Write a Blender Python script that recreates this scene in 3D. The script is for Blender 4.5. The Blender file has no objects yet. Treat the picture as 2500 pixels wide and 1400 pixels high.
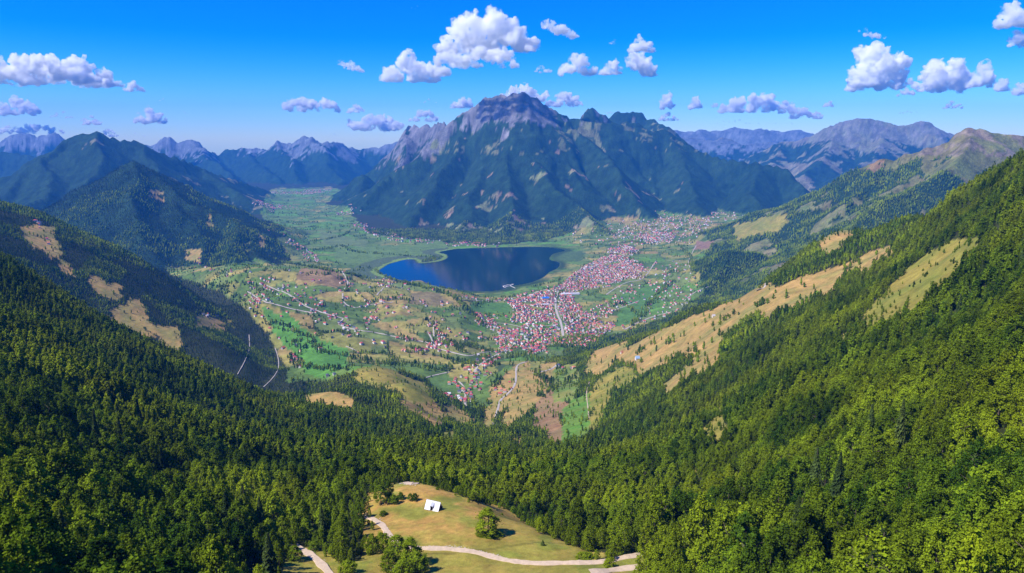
import bpy, math, random
import numpy as np
from mathutils import Vector, Matrix
random.seed(7); rng = np.random.default_rng(11)
sc = bpy.context.scene
COL = sc.collection
# ------------------------------------------------------------------ camera
F, PITCH, HC = 1750.0, math.radians(11.6), 800.0
cam_d = bpy.data.cameras.new('camera'); cam = bpy.data.objects.new('camera', cam_d); COL.objects.link(cam)
cam.location = (0, 0, HC); cam.rotation_euler = (math.pi/2 - PITCH, 0, 0)
cam_d.sensor_width = 36.0; cam_d.lens = 36.0*F/2500.0
cam_d.clip_start = 1.0; cam_d.clip_end = 200000.0
sc.camera = cam
# ------------------------------------------------------------------ sky, sun, exposure
SUN = Vector((-0.60, -0.27, 0.78)).normalized()
sun_el = math.asin(SUN.z); sun_az = math.atan2(SUN.x, SUN.y)
world = bpy.data.worlds.new('World'); sc.world = world; world.use_nodes = True
nt = world.node_tree; nt.nodes.clear()
sky = nt.nodes.new('ShaderNodeTexSky'); sky.sky_type = 'NISHITA'; sky.sun_disc = False
sky.sun_elevation = sun_el; sky.sun_rotation = sun_az
sky.altitude = 1500; sky.air_density = 1.0; sky.dust_density = 0.3; sky.ozone_density = 3.0
hsv = nt.nodes.new('ShaderNodeHueSaturation'); hsv.inputs['Saturation'].default_value = 1.75
bg = nt.nodes.new('ShaderNodeBackground'); bg.inputs['Strength'].default_value = 0.11
HAZE = 4.2e-5
CLOUD_D = 0.03
wo = nt.nodes.new('ShaderNodeOutputWorld')
sep = nt.nodes.new('ShaderNodeSeparateColor'); comb = nt.nodes.new('ShaderNodeCombineColor')
nt.links.new(sky.outputs[0], hsv.inputs['Color']); nt.links.new(hsv.outputs[0], sep.inputs[0])
for i, (pw, k) in enumerate(((1.38, .40), (1.18, .70), (1.0, 1.42))):      # deeper blue, as the photograph's colours are
    p_ = nt.nodes.new('ShaderNodeMath'); p_.operation = 'POWER'; p_.inputs[1].default_value = pw; nt.links.new(sep.outputs[i], p_.inputs[0])
    q_ = nt.nodes.new('ShaderNodeMath'); q_.operation = 'MULTIPLY'; q_.inputs[1].default_value = k; nt.links.new(p_.outputs[0], q_.inputs[0]); nt.links.new(q_.outputs[0], comb.inputs[i])
nt.links.new(comb.outputs[0], bg.inputs['Color']); nt.links.new(bg.outputs[0], wo.inputs['Surface'])
sl = bpy.data.lights.new('sun', 'SUN'); sl.energy = 5.0; sl.angle = math.radians(0.5); sl.color = (1.0, 0.95, 0.86)
so = bpy.data.objects.new('sun', sl); COL.objects.link(so); so.rotation_euler = SUN.to_track_quat('Z', 'Y').to_euler()
sc.view_settings.view_transform = 'Standard'; sc.view_settings.look = 'None'
sc.view_settings.exposure = 0.42; sc.view_settings.gamma = 1.0; sc.view_settings.use_curve_mapping = False
cy = sc.cycles
cy.max_bounces = 64; cy.diffuse_bounces = 2; cy.glossy_bounces = 2; cy.transmission_bounces = 3; cy.volume_bounces = 60
cy.transparent_max_bounces = 6; cy.caustics_reflective = False; cy.caustics_refractive = False

# ------------------------------------------------------------------ picture geometry <-> place
CP, SP = math.cos(PITCH), math.sin(PITCH)
def t_of(py):
    v = np.asarray(py, float) - 700.0
    return (F*SP + CP*v)/(F*CP - SP*v)
def u_of(px, py):
    return (np.asarray(px, float) - 1250.0)/(F*CP - SP*(np.asarray(py, float) - 700.0))
def pix(x, y, z):                       # world -> photograph pixel
    d = (z - HC)
    fz = y*CP - d*SP; up = y*SP + d*CP
    return 1250.0 + F*x/fz, 700.0 - F*up/fz
def world_at(px, py, Y):
    return (float(u_of(px, py))*Y, Y, HC - float(t_of(py))*Y)

# ------------------------------------------------------------------ noise
def _hash(ix, iy, seed):
    h = (ix.astype(np.uint32)*np.uint32(374761393) + iy.astype(np.uint32)*np.uint32(668265263) + np.uint32(seed*974711 & 0xffffffff))
    h = (h ^ (h >> np.uint32(13)))*np.uint32(1274126177)
    h = h ^ (h >> np.uint32(16))
    return (h & np.uint32(0xffffff)).astype(np.float32)/np.float32(0xffffff)
def vnoise(x, y, seed=0):               # smooth value noise, -1..1
    fx = np.floor(x); fy = np.floor(y)
    ix = fx.astype(np.int64); iy = fy.astype(np.int64)
    a = (x - fx).astype(np.float32); b = (y - fy).astype(np.float32)
    a = a*a*a*(a*(a*6 - 15) + 10); b = b*b*b*(b*(b*6 - 15) + 10)
    n00 = _hash(ix, iy, seed); n10 = _hash(ix+1, iy, seed); n01 = _hash(ix, iy+1, seed); n11 = _hash(ix+1, iy+1, seed)
    return (n00*(1-a)*(1-b) + n10*a*(1-b) + n01*(1-a)*b + n11*a*b)*2 - 1
def fbm(x, y, sc_, oct_=4, seed=0, gain=0.5, ridged=False):
    s = 0; a = 1.0; n = 0; c, d = math.cos(0.6), math.sin(0.6)
    px, py = x/sc_, y/sc_
    for i in range(oct_):
        v = vnoise(px, py, seed + i*17)
        if ridged: v = 1 - 2*np.abs(v)
        s = s + a*v; n += a; a *= gain
        px, py = (px*c - py*d)*2.03 + 5.7, (px*d + py*c)*2.03 - 3.1
    return s/n
def smooth(e0, e1, x):
    t = np.clip((x - e0)/(e1 - e0), 0, 1); return t*t*(3 - 2*t)
def in_poly(px, py, poly):
    ins = np.zeros(px.shape, bool); n = len(poly)
    xs = [p[0] for p in poly]; ys = [p[1] for p in poly]
    box = (px >= min(xs)) & (px <= max(xs)) & (py >= min(ys)) & (py <= max(ys))
    if not box.any(): return ins
    X = px[box]; Yv = py[box]; r = np.zeros(X.shape, bool)
    for i in range(n):
        x1, y1 = poly[i]; x2, y2 = poly[i-1]
        if y1 == y2: continue
        c = ((y1 > Yv) != (y2 > Yv)) & (X < (x2 - x1)*(Yv - y1)/(y2 - y1) + x1)
        r ^= c
    ins[box] = r
    return ins
def seg_dist(x, y, ax, ay, bx, by):
    dx, dy = bx - ax, by - ay; L = dx*dx + dy*dy + 1e-9
    k = np.clip(((x - ax)*dx + (y - ay)*dy)/L, 0, 1)
    return np.hypot(x - (ax + k*dx), y - (ay + k*dy)), k

# ------------------------------------------------------------------ terrain: measured spots (photograph column, row, distance north of the camera)
PTS = [
# left near slope
(-200,1500,150),(-200,1100,330),(-200,700,900),(-200,560,1150),(-200,600,1500),
(0,1500,140),(0,1400,190),(0,1200,290),(0,1000,430),(0,800,680),(0,645,1080),(0,735,1500),(0,640,2000),
(200,1400,210),(200,1200,330),(200,1000,520),(200,860,800),(200,758,1180),(200,870,1600),(200,790,2000),
(430,1500,200),(430,1400,240),(430,1200,400),(430,1000,760),(430,878,1280),(430,1000,1650),(430,880,2000),
(620,1400,255),(620,1200,440),(620,1050,850),(620,962,1450),(620,1000,1750),
(740,1500,230),(740,1390,270),(740,1300,345),(740,1200,470),(740,1100,760),(740,1000,1350),(745,1000,1600),
# meadow with the cabin and the slope below it
(880,1500,230),(880,1400,268),(880,1300,320),(880,1230,370),(880,1170,460),(880,1100,680),(880,1030,1100),(860,985,1350),(800,962,1400),(860,960,1500),(860,985,1700),
(1000,1500,225),(1000,1400,270),(1000,1300,315),(1000,1240,350),(1000,1178,398),(1000,1190,450),(1000,1110,680),(1000,1050,1100),(1000,980,1480),(1000,940,1700),(1000,955,1850),
(1150,1500,225),(1150,1400,270),(1150,1300,316),(1150,1240,350),(1150,1215,375),(1150,1225,420),(1150,1170,520),(1150,1110,850),(1150,1060,1300),
(1300,1500,222),(1300,1400,268),(1300,1330,302),(1300,1290,330),(1300,1290,370),(1300,1220,450),(1300,1130,760),(1300,1080,1200),
(1450,1500,218),(1450,1400,262),(1450,1350,295),(1450,1330,330),(1450,1230,430),(1450,1130,720),(1440,1080,1050),(1440,1000,1450),(1420,930,1900),
(1200,1048,1560),(1130,1000,1780),(1260,1000,1700),(1270,940,1950),(1310,1030,1450),(1350,1080,1200),
(1230,985,1800),(1262,893,2200),(1300,910,2100),(1380,900,2150),(1330,960,1800),(1300,865,2550),
# right slope and its long falling crest
(1550,1400,262),(1550,1300,320),(1550,1200,440),(1550,1100,760),(1550,1000,1200),(1550,900,1650),(1550,845,1950),(1540,826,2120),(1540,870,2450),
(1400,872,2350),(1400,890,2550),(1440,860,2250),
(1700,1500,220),(1700,1400,260),(1700,1300,325),(1700,1200,425),(1700,1100,590),(1700,1000,860),(1700,900,1250),(1700,820,1600),(1700,765,1800),(1700,753,1900),(1700,820,2250),
(1900,1400,220),(1900,1200,325),(1900,1050,470),(1900,950,640),(1900,850,900),(1900,760,1230),(1900,700,1450),(1900,676,1560),(1900,760,1950),
(2060,640,1430),(2060,600,1550),(2060,690,1280),(2050,562,1750),(1990,612,1650),(2060,620,2050),
(2200,1400,195),(2200,1200,275),(2200,1000,385),(2200,850,540),(2200,740,750),(2200,690,880),(2200,640,1020),(2190,602,1250),(2200,545,1450),(2200,620,1750),
(2350,1300,205),(2350,1000,340),(2350,800,510),(2350,680,700),(2350,600,850),(2350,520,1000),(2350,478,1120),(2350,560,1500),
(2500,1500,135),(2500,1400,165),(2500,1200,220),(2500,1000,275),(2500,800,380),(2500,600,570),(2500,480,760),(2500,410,950),(2500,470,1300),
(2700,1300,150),(2700,900,280),(2700,500,560),(2700,330,900),(2700,400,1300),
# conifer hill on the left
(-200,440,3200),(0,500,3000),(0,560,2400),(100,525,3000),(100,600,2400),(200,575,2950),(300,614,2900),(300,700,2350),(440,694,2800),(440,780,2300),(560,774,2700),(560,850,2200),
(640,842,2550),(640,920,2050),(690,905,2250),(560,905,2000),
(0,640,3700),(200,690,3600),(440,760,3300),(560,800,3050),
(700,930,2050),(640,985,1900),
# hill between the left valley and the lake
(690,650,3750),(780,653,3650),(850,672,3550),(900,692,3450),(1000,700,3400),(1060,718,3330),(1130,752,3150),(1180,802,2900),
(780,740,3000),(900,760,2950),(1000,780,2900),(1060,800,2800),(1100,840,2650),(1000,850,2500),(900,860,2430),(780,830,2550),(700,800,2650),(640,740,2950),(560,690,3350),(480,660,3700),
(760,880,2250),(880,895,2150),(1000,905,2150),(1120,880,2330),(1140,950,2030),(1200,870,2440),(700,700,3300),
(860,885,2060),(900,905,1950),(960,920,1930),(1060,930,2080),(1060,970,1900),(1030,985,1650),(1090,1040,1480),
# hill in the right valley
(1200,712,3762),(1060,700,3850),(1350,780,3085),(1550,720,3600),(1550,640,4590),(1640,740,3450),
]
FLOOR = [  # x/y, y, height of the valley floor
(-.9,4500,60),(-.6,4500,40),(-.45,4300,30),(-.3,5400,12),(-.3,7500,18),(-.3,10500,40),(-.2,4476,1),(-.1,5400,0),(0,5700,5),(.1,5700,20),(.2,5200,25),(.2,6500,60),
(.3,4600,45),(.3,6500,90),(.36,5500,60),(.42,4400,90),(.55,4000,150),(.8,4000,300),(.75,2400,500),(.35,3400,60),(.6,2600,350),(.6,8000,150),(.45,9500,110),(0,9000,100),(-.6,8000,80),(-.9,8000,80),
(-.7,13000,100),(-.3,14000,80),(0,14000,150),(.4,14000,150),(.7,13000,200),(-.7,17500,200),(0,17500,200),(.7,17500,200),(-.8,1900,480),(1,1500,700),(1,500,720),(-1,400,640),(-1,1000,640),
(0,60,650),(-.9,60,690),(.9,60,700),(-.2,3800,30)]
P3 = [(float(u_of(a, b)), math.log(c), float(t_of(b))) for a, b, c in PTS] + [(u, math.log(y), (HC - z)/y) for u, y, z in FLOOR]
P3 = np.array(P3); CC = 0.04
def _phi(du, dw): return np.sqrt(du*du + dw*dw + CC*CC)
n = len(P3)
A = np.zeros((n+3, n+3)); A[:n, :n] = _phi(P3[:, 0:1] - P3[:, 0], P3[:, 1:2] - P3[:, 1]) - 1e-3*np.eye(n)
A[:n, n] = 1; A[:n, n+1] = P3[:, 0]; A[:n, n+2] = P3[:, 1]; A[n:, :n] = A[:n, n:].T
W = np.linalg.solve(A, np.concatenate([P3[:, 2], [0, 0, 0]]))
def rbf_t(u, w):
    r = W[n] + W[n+1]*u + W[n+2]*w
    for i in range(n): r = r + W[i]*_phi(u - P3[i, 0], w - P3[i, 1])
    return r

# grid in (x/y, ln y): fine near the camera, coarse far away
UG = np.linspace(-1.10, 1.10, 1080)
wl = [math.log(45)]
while wl[-1] < math.log(17300):
    y = math.exp(wl[-1]); wl.append(wl[-1] + (0.03 if y < 120 else 0.0062 if y < 3000 else 0.0046 if y < 11000 else 0.0052))
WG = np.array(wl); NU, NW = len(UG), len(WG)
cs = 4                                    # the smooth base is solved on every 4th line, then interpolated
Uc, Wc = np.meshgrid(np.linspace(UG[0], UG[-1], NU//cs), np.linspace(WG[0], WG[-1], 300))
Tc = rbf_t(Uc, Wc)
def bilin(G, ua, wa, u, w):
    fu = np.clip((u - ua[0])/(ua[-1] - ua[0])*(len(ua)-1), 0, len(ua)-1.001)
    fw = np.clip(np.interp(w, wa, np.arange(len(wa))), 0, len(wa)-1.001)
    i = fu.astype(int); j = fw.astype(int); a = fu - i; b = fw - j
    return G[j, i]*(1-a)*(1-b) + G[j, i+1]*a*(1-b) + G[j+1, i]*(1-a)*b + G[j+1, i+1]*a*b
U, Wm = np.meshgrid(UG, WG)
Y = np.exp(Wm); X = U*Y
Z = HC - bilin(Tc, Uc[0], Wc[:, 0], U, Wm)*Y

# ------------------------------------------------------------------ mountains: crest lines (column, row, distance), steepness
RIDGES = [
('great', .95, [(1010,372,8300),(1080,318,8500),(1150,268,8600),(1185,240,8600),(1210,232,8600),(1240,236,8550),(1290,226,8500),(1315,238,8520),(1350,265,8600),(1390,290,8700),(1430,300,8700),(1480,305,8700),(1560,300,8900),(1640,325,9000),(1700,362,8700),(1760,388,8400),(1830,398,8200),(1900,412,8000),(1950,448,7600),(1975,480,7300)]),
('great', 1.7, [(1010,372,8300),(980,408,8150),(940,440,7900),(900,482,7700),(872,518,7550)]),
('great', .75, [(1212,262,8480),(1218,302,8300),(1240,340,8000),(1290,388,7500),(1340,436,7000),(1400,486,6500),(1450,530,6100),(1485,556,5850)]),
('great', .85, [(1150,268,8600),(1120,325,8300),(1085,400,7700),(1045,470,7100),(1010,540,6500),(995,572,6250)]),
('great', .80, [(1218,302,8300),(1180,390,7800),(1160,450,7200),(1135,520,6500),(1110,572,6000)]),
('great', .75, [(1240,340,8000),(1235,430,7100),(1230,500,6500),(1225,565,5900)]),
('great', .85, [(1350,268,8600),(1420,340,8200),(1500,400,7700),(1560,460,7100),(1610,515,6600)]),
('great', .80, [(1290,226,8500),(1310,290,8350),(1350,340,8150),(1400,400,7600),(1440,440,7200)]),
('great', .75, [(1640,325,9000),(1670,410,8100),(1710,470,7300),(1740,508,6800)]),
('great', .7, [(1830,400,8200),(1850,455,7400),(1865,490,6900)]),
('great', .9, [(1410,300,9300),(1432,262,9300),(1460,278,9400),(1485,300,9500)]),
('great', .8, [(1480,292,10600),(1505,277,10500),(1545,270,10500),(1580,285,10400),(1610,305,10000)]),
('back', 1.7, [(1075,300,9600),(1045,302,10000),(1000,308,10200),(975,340,10300),(955,370,10400),(920,396,10500),(898,432,10300),(888,452,9900)]),
('back', 1.2, [(1000,308,10200),(985,370,9600),(960,410,9100)]),
('cone', 1.15, [(795,493,8900),(820,464,9050),(848,434,9200),(862,428,9200),(874,427,9200),(892,442,9150),(915,462,9000)]),
('cone', .85, [(865,428,9200),(856,462,8850),(848,494,8550)]),
('left', .75, [(-80,520,6500),(0,472,7000),(40,432,7400),(100,382,7800),(150,345,8200),(185,332,8200),(215,326,8100),(240,321,8000),(262,330,8000),(300,344,8100),(345,343,8300),(370,358,8400),(430,388,8600),(500,412,8900),(560,435,9200),(620,455,9600),(662,474,10000)]),
('left', .7, [(240,321,8000),(235,390,7300),(190,465,6700),(150,545,6100)]),
('left', .65, [(350,348,8250),(415,430,7500),(500,474,7050),(580,506,6800),(630,540,6500),(655,566,6250)]),
('left', .65, [(500,412,8900),(560,455,8300),(620,490,7900),(650,512,7600)]),
('left', .7, [(100,382,7800),(90,450,7000),(60,520,6300)]),
('dark', .70, [(150,560,5050),(190,502,5200),(250,440,5300),(290,402,5300),(312,394,5300),(340,410,5280),(380,440,5200),(450,480,5100),(520,510,5000),(580,545,4900),(640,598,4700),(690,648,4300)]),
('dark', .65, [(312,394,5300),(330,470,4900),(360,550,4550),(400,625,4250)]),
('dark', .60, [(450,480,5100),(480,560,4700),(520,625,4350)]),
('dark', .60, [(580,545,4900),(600,600,4500),(610,640,4150)]),
('leftback', .7, [(-200,360,12000),(0,372,12000),(60,380,12000),(120,385,11600)]),
('grey', .9, [(-100,350,15600),(0,345,15600),(35,324,15600),(55,320,15600),(75,330,15600),(92,340,15600),(110,332,15600),(128,326,15600),(150,342,15600),(210,362,15600)]),
('far', .9, [(340,362,15500),(372,352,15200),(395,338,15000),(415,334,15000),(432,344,15000),(448,338,15000),(470,350,14900),(490,348,15000),(505,366,15000),(530,378,15200),(560,360,15300),(578,356,15300),(600,364,15300),(640,362,15000),(668,358,15000),(690,346,14800),(705,348,14800),(722,352,14800),(748,342,14600),(770,332,14500),(792,342,14500),(815,350,14600),(860,360,15500),(900,355,15600),(930,350,15600),(955,345,15600),(990,348,15600)]),
('far', .8, [(600,364,15300),(640,400,13600),(690,440,12300)]),
('far', .8, [(770,332,14500),(800,385,13400),(825,425,12500),(838,448,11900)]),
('far', .8, [(470,350,14900),(520,395,13200),(580,430,12200)]),
('far', .8, [(690,346,14800),(715,395,13300),(740,440,12200)]),
('distant', .7, [(1600,325,16500),(1640,320,16500),(1680,323,16500),(1712,314,16500),(1750,321,16500),(1800,310,16500),(1825,312,16500),(1860,312,16500),(1900,319,16500),(1950,315,16500),(1985,322,16500),(2060,320,16500),(2300,330,16500),(2500,332,16500)]),
('distant', .6, [(1640,332,14900),(1700,338,14900),(1780,345,14700),(1840,350,14700),(1900,345,14900)]),
('rfar', .75, [(1690,375,15000),(1725,352,15000),(1752,337,15000),(1765,334,15000),(1790,342,15000),(1825,368,14800),(1860,388,14500)]),
('table', .75, [(1840,390,12500),(1880,360,12400),(1920,347,12300),(1980,335,12200),(2015,322,12000),(2028,304,12000),(2045,293,12000),(2080,289,12000),(2110,292,12000),(2160,302,12000),(2200,308,12000),(2225,303,12000),(2250,298,12000),(2285,303,12000),(2312,322,12000),(2400,345,12000),(2600,350,12000)]),
('table', .65, [(2030,304,12000),(2005,370,11000),(1965,430,10000)]),
('table', .65, [(2170,303,12000),(2140,370,10800),(2070,430,9700)]),
('table', .65, [(1900,352,12300),(1870,400,11300),(1890,440,10300)]),
('green', 2.0, [(1885,600,4750),(1895,570,4900),(1920,532,5050),(1960,488,5200),(2005,462,5120),(2050,430,5000),(2090,408,4950),(2130,388,4900)]),
('green', .80, [(2130,388,4900),(2175,380,4850),(2220,368,4800),(2250,356,4800),(2290,338,4800),(2325,318,4750),(2345,311,4700),(2365,313,4700),(2385,309,4700),(2410,320,4700),(2450,323,4700),(2480,330,4700),(2560,350,4700),(2700,350,4500)]),
('green', .70, [(2130,388,4900),(2100,450,4550),(2040,520,4300),(1980,580,4200),(1930,622,4150)]),
('green', .70, [(2365,313,4700),(2300,400,4250),(2220,470,3900),(2150,530,3600)]),
('green', .70, [(2250,356,4800),(2190,440,4400),(2120,510,4050),(2050,570,3850)]),
('knoll', .70, [(1738,628,3950),(1760,611,4000),(1800,606,4050),(1840,610,4050),(1880,628,4000)]),
('knoll', .65, [(1780,608,4030),(1745,660,3800),(1722,695,3620)]),
]
ck = 2
Ur, Wr = U[::ck, ::ck], Wm[::ck, ::ck]; Yr = np.exp(Wr); Xr = Ur*Yr
wx = Xr + 175*fbm(Xr, Yr, 900, 3, 3) + 28*fbm(Xr, Yr, 210, 2, 31); wy = Yr + 175*fbm(Xr, Yr, 900, 3, 9) + 28*fbm(Xr, Yr, 210, 2, 33)
M = np.full(Xr.shape, -1e3); MK = np.full(Xr.shape, -1)
KINDS = []
fade_r = smooth(2900, 3600, Yr)
for kind, steep, pl in RIDGES:
    if kind not in KINDS: KINDS.append(kind)
    kid = KINDS.index(kind)
    P = [world_at(*p) for p in pl]
    best_d = None; zc = None; s_at = None; acc = 0
    hmax = max(p[2] for p in P); R = 3.3*hmax/steep
    xs = [p[0] for p in P]; ys = [p[1] for p in P]
    m = (Xr > min(xs) - R) & (Xr < max(xs) + R) & (Yr > min(ys) - R) & (Yr < max(ys) + R)
    x = wx[m]; y = wy[m]; hb = np.full(x.shape, -1e3)
    bd = np.full(x.shape, 1e9); bs = np.zeros(x.shape); bz = np.zeros(x.shape)
    for a, b in zip(P[:-1], P[1:]):
        d, k = seg_dist(x, y, a[0], a[1], b[0], b[1])
        L = math.hypot(b[0]-a[0], b[1]-a[1])
        zr = a[2] + k*(b[2]-a[2])
        c = d < bd; bd = np.where(c, d, bd); bs = np.where(c, acc + k*L, bs); bz = np.where(c, zr, bz)
        acc += L
    # ribs and gullies run down the flank, square to the crest
    rib = fbm(bs + 0.15*bd, bd*0.22, 260, 3, 40 + kid, ridged=True)*0.5 + 0.25*fbm(bs - .1*bd, bd*.3, 90, 2, 60 + kid, ridged=True)
    on = smooth(40, 420, bd)
    D = 1.55*np.maximum(bz, 20)/steep*(1 + 0.17*rib*on + .22*fbm(bs, bd*.12, 640, 2, 90 + kid)*on)
    q = np.clip(1 - bd/D, 0, 1)
    hb = bz*q**1.55
    rough = np.minimum(bz, 900)*0.035
    hb = hb + rough*rib*on*np.minimum(q*2, 1)
    mm = M[m]; kk = MK[m]; c = hb > mm
    mm[c] = hb[c]; kk[c] = kid; M[m] = mm; MK[m] = kk
# bring to the full grid
Mf = bilin(M, UG[::ck], WG[::ck], U, Wm)
iu = np.clip((np.arange(NU)//ck), 0, M.shape[1]-1); iw = np.clip((np.arange(NW)//ck), 0, M.shape[0]-1)
Kf = MK[np.ix_(iw, iu)]
base = Z.copy()
k_s = 14.0
isM = smooth(-6, 30, Mf - base)
hh = np.clip(0.5 + 0.5*(Mf - base)/k_s, 0, 1)
Z = np.where(Mf > -500, base*(1-hh) + Mf*hh + k_s*hh*(1-hh)*0.5, base)
# roughness
high = smooth(30, 500, Z)*isM
Z = Z + high*(26*fbm(X, Y, 420, 5, 77, ridged=True) + 9*fbm(X, Y, 70, 3, 78, ridged=True))*np.clip(Y/9000, .5, 1.6)
rock_k = np.isin(Kf, [KINDS.index(k) for k in ('great', 'back', 'grey', 'far')])
Z = Z + rock_k*smooth(600, 1000, Z)*30*fbm(X, Y, 120, 4, 79, ridged=True)
Z = Z + np.isin(Kf, [KINDS.index(k) for k in ('grey', 'far')])*smooth(500, 850, Z)*60*fbm(X, Y, 420, 4, 81, ridged=True)
near_slope = smooth(80, 200, Z)*(1 - isM)*smooth(380, 900, Y)
Z = Z + near_slope*(9*fbm(X, Y, 260, 3, 5) + 2.5*fbm(X, Y, 60, 2, 6)) + (1-isM)*0.5*fbm(X, Y, 18, 3, 8)*(Y < 700)
kx_, ky_ = pix(X, Y, Z)
kh = smooth(470, 640, kx_)*smooth(1210, 1090, kx_)*smooth(640, 690, ky_)*smooth(905, 845, ky_)*smooth(2150, 2450, Y)*smooth(3850, 3450, Y)
Z = Z + kh*(12 + 24*fbm(X, Y, 330, 3, 15, ridged=True) + 7*fbm(X, Y, 90, 3, 16))
# lake
LAKE_PX = [(925,662),(938,652),(950,645),(968,640),(992,634),(1014,635),(1022,643),(1045,642),(1075,638),(1092,630),(1090,622),(1072,617),(1085,613),(1120,608),(1180,606),(1250,604),(1335,604),(1380,612),(1352,620),(1342,634),(1366,642),(1362,655),(1345,663),(1322,680),(1290,692),(1245,700),(1225,708),(1180,712),(1120,708),(1060,700),(1010,690),(970,682),(940,672)]
LAKE = [(float(u_of(a, b))*HC/float(t_of(b)), HC/float(t_of(b))) for a, b in LAKE_PX]
def catmull(P, k=5, closed=True):
    out = []; N = len(P)
    for i in range(N if closed else N-1):
        g = (lambda j: P[j % N]) if closed else (lambda j: P[min(max(j, 0), N-1)])
        p0, p1, p2, p3 = g(i-1), g(i), g(i+1), g(i+2)
        for s in range(k):
            t = s/k
            out.append(tuple(0.5*(2*b + (c-a)*t + (2*a-5*b+4*c-d)*t*t + (3*b-a-3*c+d)*t**3) for a, b, c, d in zip(p0, p1, p2, p3)))
    if not closed: out.append(tuple(P[-1]))
    return out
LAKE_S = catmull(LAKE, 4)
lk = (np.abs(X) < 1400) & (Y > 3400) & (Y < 6100)
LD = np.full(X.shape, 1e4); dd = np.full(int(lk.sum()), 1e9)
for a, b in zip(LAKE_S, LAKE_S[1:] + LAKE_S[:1]):
    d, _ = seg_dist(X[lk], Y[lk], a[0], a[1], b[0], b[1]); dd = np.minimum(dd, d)
ins = in_poly(X[lk], Y[lk], LAKE_S); LD[lk] = np.where(ins, -dd, dd)
flat = smooth(10, 420, LD)
Z = np.where((Y > 3300) & (Mf < 15), np.maximum(Z, 0.0)*flat + np.minimum(6, np.maximum(LD, -60)*0.03)*(1-flat), Z)
Z = np.where((LD < 0), np.minimum(Z, LD*0.05), Z)
Z = np.where((LD >= 0) & (Y > 3300), np.maximum(Z, 0.4 + 0*Z), Z)
TG = (HC - Z)/Y                            # depression of each spot: what the eye follows
RUN = np.minimum.accumulate(TG, axis=0)    # lowest so far along the column = skyline of what is nearer
def height(x, y):
    x = np.asarray(x, float); y = np.asarray(y, float)
    return HC - bilin(TG, UG, WG, x/y, np.log(y))*y
def hit(px, py, ymin=0):                   # first ground the sight line meets
    t = float(t_of(py)); u = float(u_of(px, py))
    col = bilin(TG, UG, WG, np.full(NW, u), WG - 1e-9)
    j = np.nonzero((col <= t) & (np.exp(WG) > ymin))[0]
    if len(j) == 0: return None
    j = j[0]
    if j > 0 and col[j-1] > t:
        f = (col[j-1] - t)/(col[j-1] - col[j]); w = WG[j-1] + f*(WG[j]-WG[j-1])
    else: w = WG[j]
    y = math.exp(w); return (u*y, y, float(height(u*y, y)))
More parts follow.
